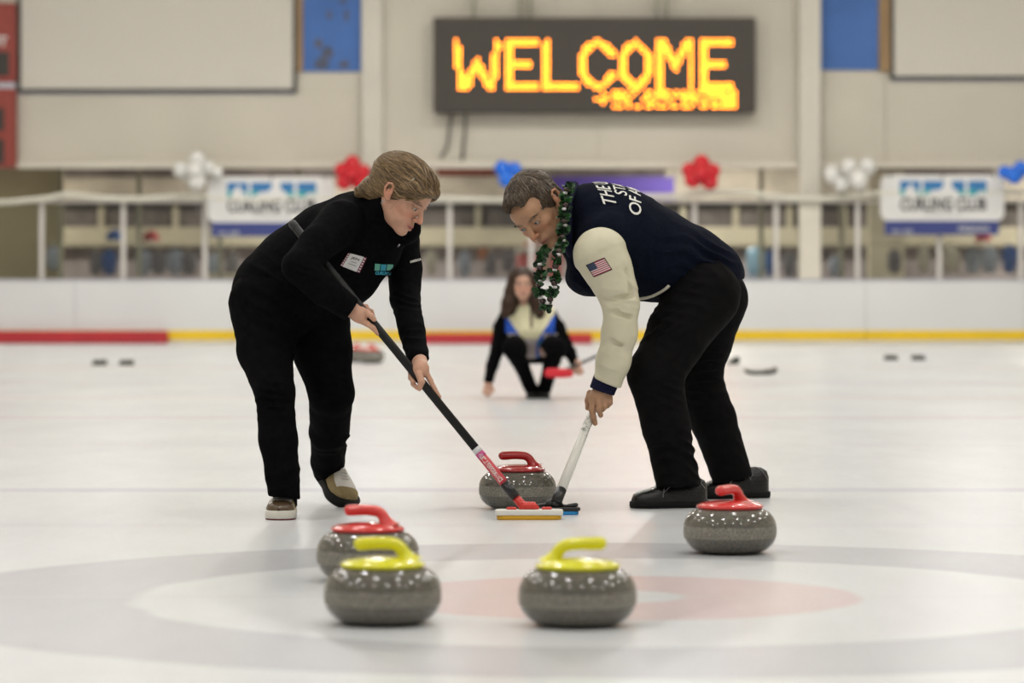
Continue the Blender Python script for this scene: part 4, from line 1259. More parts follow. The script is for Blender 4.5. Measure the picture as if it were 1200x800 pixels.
def shoe(root, heel, toe_dir, L, W, up, mats, name_label, pitch=0.0, roll=0.0, hgt=.085, sole_t=.026, rim=1.05, style='sneaker'):
    """lofted shoe. mats: upper, toe, tongue, sole, outsole, lace"""
    f = unit(toe_dir); z = np.array([0, 0, 1.0]); s = unit(np.cross(f, z)); z = np.cross(s, f)
    if roll: s, z = s * math.cos(roll) + z * math.sin(roll), z * math.cos(roll) - s * math.sin(roll)
    heel = np.asarray(heel, float)
    def w(x, y, zz): return heel + s * x + f * y + z * zz
    def width(t):      # half width along the foot, 0 heel .. 1 toe
        a = np.interp(t, [0, .03, .10, .25, .45, .68, .82, .92, .97, 1.0], [.0, .20, .31, .345, .345, .46, .47, .38, .25, .0])
        return a * W / .94
    def spine(t): return np.interp(t, [0, .4, .7, 1.0], [0, 0, .01, .0]) * W
    def top(t): return np.interp(t, [0, .04, .12, .30, .45, .62, .78, .90, .97, 1.0], [.6, .86, 1.0, 1.02, .93, .72, .53, .44, .33, .12]) * hgt
    ts = [0.004, .015, .04, .08, .13, .2, .28, .36, .44, .52, .6, .68, .75, .82, .88, .93, .965, .985, .997]
    n = 22; V = []; F = []; fm = []
    for t in ts:
        hw = max(float(width(t)), .004); hh = float(top(t))
        for j in range(n + 1):
            a = math.pi * j / n; cx = math.cos(a); sy = math.sin(a)
            x = math.copysign(abs(cx) ** .62, cx) * hw * (1 - .22 * sy ** 2 * (1 if t < .6 else .3)); zz = sole_t * .8 + (hh) * abs(sy) ** .75
            V.append(w(x + spine(t), t * L, zz))
    for i in range(len(ts) - 1):
        for j in range(n):
            F.append((i * (n + 1) + j, i * (n + 1) + j + 1, (i + 1) * (n + 1) + j + 1, (i + 1) * (n + 1) + j))
            t = (ts[i] + ts[i + 1]) / 2; u = abs(j + .5 - n / 2) / (n / 2)
            if style == 'sneaker':
                g = 1 if t > .80 + .05 * u else (2 if (u < .42 and t > .35) else (0 if u > .35 else 2))
            else: g = 0
            fm.append(g)
    F.append(tuple(range(n + 1))); F.append(tuple((len(ts) - 1) * (n + 1) + j for j in range(n + 1))[::-1]); fm += [0, 1 if style == 'sneaker' else 0]
    r = link('shoe', V, F, mats[:3], root, fm=fm, label=name_label)
    # sole
    def slab(z0, z1, sc, m, nm):
        V = []; F = []; out = []
        tt = [0.0, .01, .03, .07, .13, .22, .34, .46, .58, .70, .80, .88, .94, .975, .993, 1.0]
        for t in tt: out.append((float(width(t)) * sc + .0 + spine(t), t * L + (t - .5) * L * (sc - 1)))
        for t in tt[::-1][1:-1]: out.append((-float(width(t)) * sc + spine(t), t * L + (t - .5) * L * (sc - 1)))
        k = len(out)
        rows = [(z0, .97), (z0 + .003, 1.0), (z1 - .003, 1.0), (z1, .96)]
        cx = 0; cy = L / 2
        for zz, q in rows:
            for x, y in out: V.append(w(cx + (x - cx) * q, cy + (y - cy) * (1 - (1 - q) * .4), zz))
        for i in range(3):
            for j in range(k): F.append((i * k + j, i * k + (j + 1) % k, (i + 1) * k + (j + 1) % k, (i + 1) * k + j))
        F.append(tuple(range(k))[::-1]); F.append(tuple(3 * k + j for j in range(k)))
        link(nm, V, F, [m], r)
    slab(.005, sole_t, rim, mats[3], 'sole'); slab(0, .006, rim * .99, mats[4], 'outsole')
    # laces
    for i, t in enumerate((.50, .555, .61, .665)):
        hw = float(width(t)) * .50; zc = sole_t * .8 + float(top(t)) + .001
        pts = [w(-hw + spine(t), t * L - .004, zc - .010), w(-hw * .5 + spine(t), t * L, zc), w(spine(t), t * L + .002, zc + .003), w(hw * .5 + spine(t), t * L, zc), w(hw + spine(t), t * L - .004, zc - .010)]
        Vv, Ff = sweep(spline(pts, 3), .0030, 6); link('lace', Vv, Ff, [mats[5]], r)
    if style != 'sneaker':      # stitched seams
        for side in (-1, 1):
            for q in ([(.30, .25), (.36, .55), (.46, .80), (.55, .92)], [(.62, .12), (.60, .4), (.56, .75)], [(.05, .35), (.13, .62), (.20, .95)], [(.60, .30), (.48, .50), (.40, .35)]):
                pts = []
                for t, u in spline([(a, b, 0) for a, b in q], 5)[:, :2]:
                    a = math.pi / 2 * u; hw = float(width(t)); hh = float(top(t)); cx = math.cos(a); sy = math.sin(a)
                    x = side * cx ** .62 * hw * (1 - .22 * sy ** 2 * (1 if t < .6 else .3)) + spine(t)
                    pts.append(w(x * 1.015, t * L, sole_t * .8 + hh * sy ** .75 + .0008))
                Vv, Ff = sweep(pts, .0016, 4); link('seam', Vv, Ff, [K['stitch']], r)
    return r

# ---------------------------------------------------------------- the man in the varsity jacket
def build_man():
    H = Head(P(628.5, 244.5, 12.86), (-.30, -.68, -.66), (-.66, -.32, .68), 1.15)
    nk = P(683, 260, 12.92)
    sh = P(712, 290, 12.74); el = P(728, 356, 12.70); wr = P(709, 447, 12.72)
    fsh = P(700, 285, 13.14); fel = P(727, 343, 13.36); fwr = P(731, 375, 13.2)
    hip = P(826, 345, 12.95); kn = P(768, 440, 12.80); an = P(796, 566, 12.82)
    fhip = P(836, 350, 13.2); fkn = P(816, 440, 13.26); fan = P(861, 553, 13.38)
    # body: one continuous surface
    v = Vol(P(570, 190, 12.4) - (0, 0, 0), P(570, 190, 12.4) + 1, .0034)
    lo = np.array([P(580, 0, 12.6)[0], 12.42, .02]); hi = np.array([P(905, 0, 13.4)[0], 13.62, P(0, 185, 13.0)[2]])
    v = Vol(lo, hi, .0036)
    build_head(v, H, True)
    v.cone(H.w(0, -.02, -.05), nk, .056, .062, .02); v.cone(H.w(0, -.045, .0), nk + (.0, 0, .03), .052, .06, .02)
    v.chain([P(700, 262, 12.95), P(725, 282, 12.95), P(775, 295, 13.0), P(820, 325, 13.08)], [.14, .165, .145, .13], .03)
    v.chain([sh, el, wr], [.06, .045, .031], .02); v.chain([fsh, fel, fwr], [.055, .042, .030], .02)
    v.chain([hip, kn, P(796, 566, 12.84)], [.10, .065, .034], .02); v.chain([fhip, fkn, P(861, 553, 13.39)], [.10, .065, .034], .02)
    # near hand round the broom
    hd = 12.735
    v.ell(P(704, 464, 12.722), (.040, .026, .036), .02)
    v.cone(wr, P(704, 462, 12.722), .030, .032, .015)
    v.ell(P(696, 468, 12.715), (.022, .020, .026), .012)
    finger(v, [P(695, 471, 12.706), P(693.5, 480, 12.699), P(695.5, 489, 12.703), P(697.5, 496, 12.712)], .0125, .0098, .004)
    finger(v, [P(702, 470, 12.700), P(702, 480, 12.688), P(704, 486.5, 12.70)], .0125, .0098, .003)
    finger(v, [P(709, 468, 12.704), P(709, 476, 12.694), P(706, 480, 12.712)], .0120, .0095, .003)
    finger(v, [P(715, 465, 12.710), P(715, 472, 12.702), P(712, 476, 12.722)], .0105, .0085, .003)
    finger(v, [P(691, 460, 12.735), P(688.5, 469, 12.735), P(688.5, 478, 12.738)], .0115, .0092, .004)
    # far hand at the top of the handle, behind the near sleeve
    fh = P(733, 380, 13.17)
    v.ell(fh, (.035, .028, .038), .015)
    for k in range(4):
        c = fh + np.array([-.004, -.015, .022 - .017 * k])
        finger(v, [c + (.01, -.01, 0), c + (-.024, -.016, 0), c + (-.034, .008, 0), c + (-.018, .024, 0)], .0095, .008)
    finger(v, [fh + (.01, .01, .03), fh + (-.015, .03, .035), fh + (-.03, .03, .01)], .011, .009)
    V, Q = v.mesh(); V = smooth_mesh(V, Q, 1, .35)
    base = (.47, .265, .155)
    C = head_colors(V, H, base, (.34, .13, .095), True, .18, (.09, .06, .04))
    hand = V[:, 2] < P(0, 440, 12.72)[2]
    C[hand] = np.array((.38, .215, .125)) * (1 + .12 * vnoise(V[hand], 60, 2)[:, None])
    C[V[:, 2] < .30] = (.01, .01, .01)
    root = link('person', V, Q, [K['skin']], label='man in navy varsity jacket with cream sleeves, bent over a white broom', cat='person', color=C)
    eyes(H, root, K['iris_blue'], (-.25, 1, .10))
    # hair: short, receding at the temples
    hv = Vol(H.c - .16, H.c + .16, .0032)
    H.e(hv, (0, -.018, .034), (.0805, .101, .087), .004)
    H.e(hv, (0, .048, .074), (.048, .042, .036), .014)
    H.e(hv, (0, -.072, -.02), (.060, .040, .055), .015)
    H.e(hv, (0, .104, .016), (.056, .062, .080), .006, True)        # clears the face and forehead
    H.e(hv, (0, .100, -.030), (.088, .066, .075), .006, True)
    H.e(hv, (0, .03, -.09), (.095, .075, .075), .006, True)
    for s in (-1, 1):
        H.e(hv, (s * .062, .072, .046), (.032, .044, .038), .008, True)
        H.e(hv, (s * .086, -.014, -.010), (.022, .022, .028), .004, True)
        H.e(hv, (s * .085, .045, -.01), (.03, .03, .035), .006, True)
    def flow(L):
        f = np.stack([L[:, 0] * 6, .55 + L[:, 2] * 2, -.25 - np.abs(L[:, 0]) * 9], 1); f[L[:, 1] < -.03] = (0, -.3, -1); return f
    o = hair_object(hv, H, root, K['hair_man'], 5200, flow, .030, 4, .0013, .006, 3, locks=500)
    # brows as fine locks
    rnd = random.Random(5); mb = MB()
    for s in (-1, 1):
        for k in range(60):
            t = rnd.random(); x = s * (.014 + .036 * t); z_ = .0125 + .006 * math.sin(t * 2.6) + rnd.uniform(-.003, .003); y_ = .0875 - 6.5 * max(0, abs(x) - .012) ** 2 + .0005
            mb.sweep([H.w(x, y_, z_), H.w(x + s * .007, y_ - .001 + .002, z_ + .002)], [.0008, .0003], 3)
    mb.link('eyebrows', K['brow_dark'], root)

    # trousers
    tv = Vol(np.array([P(720, 0, 12.7)[0], 12.55, .04]), np.array([P(890, 0, 13.4)[0], 13.62, P(0, 290, 13)[2]]), .006)
    tv.chain([P(790, 318, 13.02), P(822, 342, 13.07)], [.125, .140], .03, YAX, 1.2)
    tv.chain([hip + (-.008, 0, 0), P(792, 394, 12.86), kn, P(781, 500, 12.80), P(797, 575, 12.83)], [.145, .116, .103, .089, .082], .03, None, 1, .02)
    tv.chain([fhip, P(824, 398, 13.24), fkn, P(836, 492, 13.3), P(862, 570, 13.40)], [.135, .112, .098, .088, .078], .02, None, 1, .02)
    tv.ell(P(766, 428, 12.78), (.07, .07, .07), .03)
    b0, b1 = np.array([-1, 12, -.1]), np.array([2, 14, .35])
    tv.cut(P(796, 570, 12.8), (.05, .0, -1), np.array([.45, 12.4, -.1]), np.array([P(826, 0, 13)[0], 13.05, .3]))
    tv.cut(P(860, 562, 13.38), (.2, 0, -1), np.array([P(826, 0, 13.3)[0], 13.1, -.1]), np.array([1.2, 13.9, .3]))
    sp = [(P(775, 375, 12.8), .13, (.6, 0, -.8), .045, .006), (P(800, 355, 12.8), .12, (.2, 0, 1), .04, .006), (P(785, 440, 12.7), .10, (.3, 0, 1), .035, .007),
          (P(800, 545, 12.75), .10, (.3, .2, 1), .045, .007), (P(775, 540, 12.75), .10, (-.2, .2, 1), .05, .006), (P(838, 400, 13.1), .12, (.5, 0, 1), .04, .006), (P(840, 450, 13.15), .10, (.1, 0, 1), .04, .008), (P(862, 530, 13.3), .10, (.4, .2, 1), .05, .007), (P(845, 340, 12.85), .12, (.8, 0, .6), .05, .005)]
    tro = cloth('trousers', tv, [K['dark_trouser']], root, sp, 2)
    # jacket body
    jv = Vol(np.array([P(640, 0, 12.6)[0], 12.5, P(0, 372, 12.9)[2]]), np.array([P(885, 0, 13.3)[0], 13.45, P(0, 196, 13)[2]]), .0055)
    jv.chain([P(700, 260, 12.95), P(722, 279, 12.96), P(762, 297, 13.0), P(805, 312, 13.04), P(830, 322, 13.06)], [.150, .198, .178, .155, .138], .03, YAX, 1.15)
    jv.chain([P(684, 248, 12.93), P(700, 256, 12.94)], [.095, .12], .03)
    jv.cone(P(668, 275, 12.88), P(700, 318, 12.92), .06, .085, .03)
    jv.cone(P(712, 282, 12.80), fsh, .115, .115, .03)
    jv.ell(P(690, 325, 12.92), (.09, .12, .07), .03)
    jv.cut(P(812, 346, 13.0), (.32, 0, -1), lo, hi + 1)
    jv.cut(P(880, 310, 13), (1, 0, -.35), lo, hi + 1)
    # collar opening
    jv.cone(P(655, 244, 12.90), P(676, 257, 12.92), .058, .05, .01, sub=True)
    sp = [(P(800, 300, 12.8), .10, (.4, 0, 1), .05, .006), (P(820, 320, 12.8), .13, (.45, 0, 1), .045, .008), (P(755, 325, 12.78), .10, (1, 0, .2), .05, .005), (P(845, 300, 12.85), .10, (.3, 0, 1), .045, .007), (P(680, 320, 12.8), .07, (.6, 0, 1), .04, .004)]
    jk = cloth('jacket', jv, [K['navy']], root, sp, 2)
    # sleeves
    def sleeve(pts, rad, c_cut, n_cut, specs, fl=1.0, gro=None):
        a = np.min(pts, 0) - .16; b = np.max(pts, 0) + .16
        sv = Vol(a, b, .005)
        sv.chain(pts, rad, .01, None, 1, .03)
        if gro:
            for g in gro:
                for p, q in zip(g, g[1:]): sv.cone(p, q, .0065, .0065, .014, sub=True)
        sv.cut(c_cut, n_cut, a, b)
        return cloth('sleeve', sv, [K['cream']], root, specs, 2, label='cream leather sleeve', rough_amp=.001)
    pts = [P(704, 299, 12.70), P(712, 315, 12.69), P(722, 337, 12.68), P(728, 357, 12.68), P(726, 390, 12.69), P(719, 422, 12.70), P(711, 452, 12.715)]
    slv = sleeve(pts, [.104, .086, .073, .063, .062, .060, .053], P(709, 447, 12.72), (-.38, .1, -.92),
           [(P(722, 352, 12.62), .05, (.05, 0, 1), .030, .0042), (P(728, 366, 12.62), .05, (.2, 0, 1), .026, .0035), (P(712, 395, 12.65), .05, (.3, 0, 1), .05, .002), (P(700, 310, 12.62), .07, (-.5, 0, .8), .06, .002), (P(735, 330, 12.65), .05, (.4, 0, 1), .06, .003), (P(715, 425, 12.65), .05, (.4, 0, 1), .05, .002)],
           gro=[[P(704, 350, 12.645), P(714, 353, 12.616), P(727, 350, 12.612), P(741, 345, 12.632)], [P(710, 368, 12.632), P(722, 366, 12.622), P(738, 371, 12.632)], [P(735, 318, 12.625), P(739, 340, 12.628)], [P(706, 405, 12.65), P(716, 400, 12.635), P(728, 404, 12.64)]])
    sleeve([P(704, 285, 13.16), P(727, 343, 13.36), P(731, 372, 13.22)], [.10, .070, .048], P(731, 369, 13.22), (.1, -.5, -.9), [])
    # knitted cuff
    cv = Vol(P(690, 475, 12.6) - (.02, .1, .02), P(745, 430, 12.9) + .05, .0035)
    ax0 = P(712, 441, 12.72); ax1 = P(705, 459, 12.722)
    cv.cone(ax0, ax1, .0500, .0490, .004)
    n_ = unit(ax1 - ax0)
    cv.cut(P(705.5, 458.5, 12.72), n_ + (0.0, 0, -.05), ax0 - .2, ax1 + .2); cv.cut(P(712, 440, 12.72), -n_, ax0 - .2, ax1 + .2)
    cloth('cuff', cv, [K['navy_knit']], root, [(P(708, 450, 12.72), .2, unit(np.cross(n_, YAX)), .009, .0007)], 1)
    # far cuff
    V_, F_ = sweep([P(731, 366, 13.23), P(732, 376, 13.19)], .043, 14); link('cuff', V_, F_, [K['navy_knit']], root)
    # cream piping at the hem, zip
    bv = body_bvh(jk)
    def edge(pix, r, m, nm, d0=12.4, lift=.002):
        out = []
        for px, py in spline([(a, b, 0) for a, b in pix], 6)[:, :2]:
            o = P(px, py, d0); hit, nr, _, _ = bv.ray_cast(Vector(o), Vector(unit(o - np.array([0, 0, HC]))))
            if hit is not None: out.append(np.array(hit) + np.array(nr) * lift)
        if len(out) > 2:
            V_, F_ = sweep(out, r, 8); link(nm, V_, F_, [m], jk)
    edge([(742, 348.5), (752, 349), (766, 345.5), (778, 339), (784, 334)], .0065, K['hem_cream'], 'hem_piping')
    edge([(688, 320), (694, 332), (700, 342)], .003, K['zip'], 'zip')
    # knit collar band
    V_, F_ = sweep([P(672, 212 + 3, 12.9), P(664, 235, 12.82), P(663, 262, 12.78), P(664, 285, 12.80), P(670, 300, 12.84)], [.02, .024, .024, .022, .016], 10, .6); link('collar', V_, F_, [K['navy_knit']], jk)
    # back lettering, laid round the back: u across the shoulders, v down the spine
    A0 = P(690, 258, 12.97); A1 = P(820, 305, 13.03); ax = unit(A1 - A0); up = unit(np.array([0, 0.10, 1.0]) - ax * np.dot([0, .10, 1.0], ax)); side = unit(np.cross(up, ax)); side = side if side[1] < 0 else -side
    def lettering(s_, v0, size, arch, us=0.0, width=None):
        Vt, Ft = text_mesh(s_, size, size * .008)
        if width: Vt[:, 0] *= width / (Vt[:, 0].max() - Vt[:, 0].min())
        def fn(x, y):
            th = -(x + us) / .215 + .42
            vv = v0 + arch * (x + us) ** 2 - y
            o = A0 + ax * vv + .6 * (up * math.cos(th) + side * math.sin(th)) 
            return o, -(up * math.cos(th) + side * math.sin(th))
        decal(bv, Vt, Ft, fn, [K['text_white']], 'lettering', jk, lift=.003)
    lettering('THE UNITED', -.012, .074, 1.1, -.0, .40)
    lettering('STATES', .052, .066, .7, 0.0, .26)
    lettering('OF AMERICA', .112, .068, .3, -.0, .43)
    # flag patch
    bs = body_bvh(slv)
    fV = []; fF = []; ffm = []
    W_, H_ = 29, 20
    def quad(x0, y0, x1, y1, m, nx=6, ny=1):
        for i in range(nx):
            for j in range(ny):
                a = x0 + (x1 - x0) * i / nx; b = x0 + (x1 - x0) * (i + 1) / nx; c = y0 + (y1 - y0) * j / ny; d = y0 + (y1 - y0) * (j + 1) / ny
                k = len(fV); fV.extend([(a, c, 0), (b, c, 0), (b, d, 0), (a, d, 0)]); fF.append((k, k + 1, k + 2, k + 3)); ffm.append(m)
    for i in range(13):
        y0 = i / 13; y1 = (i + 1) / 13
        quad(.42 if i >= 6 else 0, y0, 1, y1, 0 if i % 2 == 0 else 1)
    quad(0, 6 / 13, .42, 1, 2, 3, 3)
    for a_ in ((-.03, -.05, 1.03, 0), (-.03, 1, 1.03, 1.05), (-.035, 0, 0, 1), (1, 0, 1.035, 1)): quad(*a_, 3, 6 if a_[2] > 1.02 and a_[0] < 0 else 1, 1 if a_[2] > 1.02 and a_[0] < 0 else 4)
    def ff(x, y):
        # corners in the photo: canton corner lower-left at (687,311), fly top (708.5,302.5), fly bottom (716,316), hoist bottom (695,324)
        tl = np.array([687.5, 311]); tr_ = np.array([708, 302.5]); br = np.array([716.5, 315.5]); bl = np.array([696, 324])
        p = (tl * (1 - x) + tr_ * x) * y + (bl * (1 - x) + br * x) * (1 - y)
        o = P(p[0], p[1], 12.3); return o, o - np.array([0, 0, HC])
    decal(bs, fV, fF, ff, [K['flag_red'], K['flag_white'], K['flag_blue'], K['black_rubber']], 'flag_patch', slv, ffm, .0022, label='small stars and stripes flag patch')
    # shoes
    lm = [K['black_leather']] * 3 + [K['black_rubber'], K['black_rubber'], K['lace_grey']]
    g0 = P(829, 594, 12.86); g0[2] = .0; g0[1] = 12.86
    shoe(root, g0, (-1, -.16, 0), .292, .105, None, lm, 'near black leather shoe with grey stitching', hgt=.094, style='leather')
    g1 = np.array([P(901, 0, 13.45)[0], 13.45, 0.0])
    shoe(root, g1, (-1, -.25, 0), .285, .105, None, lm, 'far black leather shoe with grey stitching', hgt=.10, style='leather')
    for a_ in (P(797, 555, 12.82), P(862, 545, 13.4)):
        V_, F_ = sweep([a_ + (0, 0, .03), a_ * (1, 1, 0) + (0, 0, .07)], .036, 14); link('sock', V_, F_, [K['black_trouser']], root)
    return root
man = build_man()

# lei of green leaves, dark nuts and white beads
def build_lei():
    c = P(650, 280, 12.7)
    r = empty('lei', c, "green leaf lei with dark nuts and white beads round the man's neck", 'lei')
    leafm = mat('lei_leaf', (.022, .085, .022), .45, var=.5, vscale=40); leafd = mat('lei_leaf_dark', (.008, .030, .010), .5, var=.4, vscale=40)
    nut = mat('kukui_nut', (.035, .018, .014), .3); bead = mat('white_bead', (.62, .58, .58), .4)
    near = [(673, 218, 12.80), (664, 224, 12.76), (663, 240, 12.74), (661, 258, 12.73), (660, 276, 12.71), (657, 292, 12.68), (651, 305, 12.66), (649, 320, 12.66), (649, 335, 12.665), (644, 350, 12.67), (640, 360, 12.675),
            (634, 352, 12.68), (632, 336, 12.69), (633, 320, 12.70), (632, 306, 12.71), (636, 295, 12.80), (644, 284, 12.93), (660, 262, 13.02), (672, 245, 13.05)]
    q = spline([P(*p) for p in near], 10)
    seglen = np.r_[0, np.cumsum(np.linalg.norm(np.diff(q, axis=0), axis=1))]
    V, F = sweep(q, .0025, 5); link('string', V, F, [leafd], r)
    rnd = random.Random(11); s = .012; k = 0
    def at_(s): return np.array([np.interp(s, seglen, q[:, i]) for i in range(3)])
    while s < seglen[-1] - .01:
        p = at_(s); t = unit(at_(s + .005) - at_(s - .005))
        kind = k % 3
        if kind in (0, 1):
            mb = MB()
            for j in range(13):
                a = rnd.uniform(0, 2 * math.pi); u = unit(np.cross(t, (math.cos(a), math.sin(a), .3)) + t * rnd.uniform(-.7, .7))
                L_ = rnd.uniform(.020, .034); w_ = unit(np.cross(u, (rnd.uniform(-1, 1), rnd.uniform(-1, 1), rnd.uniform(-1, 1)))) * L_ * .38; n_ = unit(np.cross(u, w_)) * L_ * .10
                b0 = p + t * rnd.uniform(-.010, .010)
                VV = [b0, b0 + u * L_ * .45 + w_ + n_, b0 + u * L_, b0 + u * L_ * .45 - w_ + n_, b0 + u * L_ * .5 - n_, b0 + u * L_ * .8 + w_ * .9, b0 + u * L_ * .8 - w_ * .9]
                mb.add(VV, [(0, 1, 4), (1, 5, 4), (5, 2, 4), (2, 6, 4), (6, 3, 4), (3, 0, 4)], 0 if rnd.random() < .6 else 1)
            mb.link('leaf_cluster', [leafm, leafd], r, smooth=False); s += .018
        else:
            V, F = lathe([(0, -.0125)] + [(.0125 * math.cos(a), .0115 * math.sin(a)) for a in np.linspace(-1.3, 1.3, 7)] + [(0, .0125)], p + (rnd.uniform(-.004, .004), -.006, 0), 12); link('nut', V, F, [nut], r)
            s += .015
            p2 = at_(s)
            V, F = lathe([(0, -.005), (.007, -.005), (.009, 0), (.007, .005), (0, .005)], p2 + (rnd.uniform(-.006, .006), -.010, 0), 10); link('bead', V, F, [bead], r)
            s += .012
        k += 1
build_lei()

# ---------------------------------------------------------------- the woman in black
def build_woman():
    H = Head(P(472.5, 227.5, 12.42), (.72, -.34, -.61), (.60, -.2, .77), 1.07)
    sh = P(398, 262, 12.40); el = P(347, 312, 12.20); wr = P(414, 364, 12.27)
    fsh = P(467, 280, 12.85); fel = P(475, 348, 12.72); fwr = P(492, 424, 12.32)
    lo = np.array([P(255, 0, 12.3)[0], 11.92, .0]); hi = np.array([P(525, 0, 12.7)[0], 13.25, P(0, 172, 12.5)[2]])
    v = Vol(lo, hi, .0036)
    build_head(v, H, False, True)
    nk = P(440, 256, 12.50)
    v.cone(H.w(0, -.025, -.05), nk, .046, .046, .02)
    v.chain([P(422, 275, 12.60), P(390, 297, 12.60), P(355, 322, 12.6), P(335, 348, 12.6)], [.095, .13, .13, .13], .03)
    v.chain([sh, el, wr], [.05, .04, .026], .02); v.chain([fsh, fel, fwr], [.05, .04, .026], .02)
    v.chain([P(316, 358, 12.54), P(311, 410, 12.42), P(322, 460, 12.26), P(326, 515, 12.22), P(333, 580, 12.23)], [.10, .075, .052, .045, .036], .02)
    v.chain([P(364, 362, 12.66), P(378, 412, 12.62), P(388, 460, 12.58), P(386, 505, 12.78), P(384, 540, 12.98), P(386, 556, 13.06)], [.10, .078, .055, .048, .040, .034], .02)
    # near hand: palm behind, index finger and thumb in front of the handle
    v.cone(wr, P(420, 369, 12.265), .025, .027, .012)
    v.ell(P(422, 369, 12.262), (.030, .020, .024), .012)
    finger(v, [P(424, 363, 12.262), P(430, 366, 12.250), P(435, 370, 12.246), P(438.5, 374, 12.252)], .0125, .0095, .003)
    finger(v, [P(421, 375, 12.262), P(430, 379, 12.255), P(437, 384, 12.258), P(443, 391, 12.268)], .0120, .0080, .004)
    finger(v, [P(426, 358, 12.285), P(429.5, 359, 12.30), P(431.5, 363.5, 12.318)], .0085, .0070)
    finger(v, [P(431, 362, 12.29), P(435.5, 364.5, 12.31), P(437.5, 369.5, 12.318)], .0080, .0068)
    # far hand
    v.cone(fwr, P(493, 432, 12.262), .024, .030, .012)
    v.ell(P(493, 433, 12.258), (.026, .022, .030), .012)
    finger(v, [P(499, 436, 12.262), P(504, 445, 12.258), P(509, 455, 12.256), P(515, 465, 12.256)], .0115, .0075, .004)
    finger(v, [P(491, 438, 12.235), P(494, 447, 12.222), P(491.5, 455, 12.226)], .0140, .0100, .004)
    finger(v, [P(486, 436, 12.27), P(481, 436.5, 12.275), P(481, 443, 12.262), P(485, 448, 12.245)], .0098, .0078)
    finger(v, [P(488, 442, 12.28), P(483, 443, 12.285), P(484, 450, 12.262), P(489, 454.5, 12.242)], .0095, .0078)
    V, Q = v.mesh(); V = smooth_mesh(V, Q, 1, .35)
    C = head_colors(V, H, (.56, .315, .215), (.42, .13, .11), False, 0, (.10, .06, .04))
    C[V[:, 2] < .30] = (.01, .01, .01)
    root = link('person', V, Q, [K['skin']], label='smiling woman in black jacket and trousers striding with a black broom', cat='person', color=C)
    eyes(H, root, K['iris_brown'], (0, 1, -.35))
    # teeth glimpsed in the smile
    V_, F_ = sweep([H.w(x, .0925 - 12 * x * x, -.0710 + 9 * x * x) for x in np.linspace(-.020, .020, 11)], .0024, 6); link('teeth', V_, F_, [K['offwhite']], root)
    # hair swept back into a loose knot with a tail
    hv = Vol(H.c - .26, H.c + .24, .0036)
    H.e(hv, (0, -.016, .036), (.084, .104, .090), .004)
    H.e(hv, (0, .030, .082), (.060, .060, .036), .02)
    hv.chain([H.w(.02, .088, .066), H.w(-.025, .086, .062), H.w(-.058, .062, .040), H.w(-.078, .025, .032)], [.018, .021, .020, .018], .015)
    H.e(hv, (-.01, -.035, .078), (.060, .060, .040), .02)
    H.e(hv, (-.045, .040, .050), (.036, .050, .032), .014)
    H.e(hv, (.045, .040, .050), (.036, .050, .032), .014)
    hv.chain([H.w(0, -.075, .03), P(450, 219, 12.46), P(436, 220, 12.48), P(421, 225, 12.5)], [.075, .050, .032, .016], .03)
    hv.cone(P(449, 206, 12.44), P(458, 199, 12.42), .030, .040, .03)
    H.e(hv, (0, .106, -.016), (.080, .066, .078), .005, True)
    H.e(hv, (0, .045, -.075), (.10, .080, .070), .006, True)
    for s in (-1, 1):
        H.e(hv, (s * .094, -.012, -.016), (.024, .018, .026), .003, True)
        H.e(hv, (s * .080, .052, -.014), (.03, .034, .030), .006, True)
    def flow(L):
        f = np.stack([-L[:, 0] * 3, np.full(len(L), -1.0), -.15 - 3.5 * (L[:, 2] - .05)], 1); f[:, 0] += .25 * np.sin(L[:, 1] * 40); return f
    hair_object(hv, H, root, K['hair_woman'], 3000, flow, .085, 7, .0016, .006, 8, locks=420)
    # wisps and hair grip, earring
    for q in ([(.0, .082, .055), (-.035, .078, .040), (-.062, .045, .012), (-.080, .012, .022), (-.085, -.02, .045)], [(-.03, .080, .048), (-.062, .052, .020), (-.083, .02, .005), (-.088, -.03, .02)], [(-.070, .030, .0), (-.074, .028, -.03), (-.070, .022, -.055)]):
        V_, F_ = sweep(spline([H.w(*p) for p in q], 5), np.r_[np.linspace(.001, .0045, (len(q) - 1) * 3), np.linspace(.0045, .0008, (len(q) - 1) * 2 + 1)] if q[0][0] == 0 or q[0][0] == -.03 else .0006, 6)
        link('hair_lock', V_, F_, [K['hair_woman']], root, color=np.full((len(V_), 3), .75))
    V_, F_ = sweep([H.w(-.074, .03, .083), H.w(-.083, .028, .060)], .0012, 5); link('hair_grip', V_, F_, [K['sole_white']], root)
    V_, F_ = sweep([H.w(-.083, -.008, -.040), H.w(-.084, -.012, -.056)], [.0012, .0028], 8); link('earring', V_, F_, [K['zip']], root)
    rnd = random.Random(6); mb = MB()
    for s in (-1, 1):
        for k in range(40):
            t = rnd.random(); x = s * (.015 + .032 * t); z_ = .0150 + .006 * math.sin(t * 2.6) + rnd.uniform(-.0015, .0015); y_ = .0865 - 6.5 * max(0, abs(x) - .012) ** 2
            mb.sweep([H.w(x, y_, z_), H.w(x + s * .006, y_ + .001, z_ + .0015)], [.0007, .0003], 3)
    mb.link('eyebrows', K['brow_dark'], root)
    # trousers
    tv = Vol(np.array([P(255, 0, 12.3)[0], 12.0, .02]), np.array([P(425, 0, 12.9)[0], 13.25, P(0, 325, 12.4)[2]]), .0058)
    tv.chain([P(314, 358, 12.52), P(311, 410, 12.42), P(322, 460, 12.26), P(326, 515, 12.22), P(331, 555, 12.2), P(334, 592, 12.2)], [.146, .102, .071, .068, .060, .056], .03, None, 1, .02)
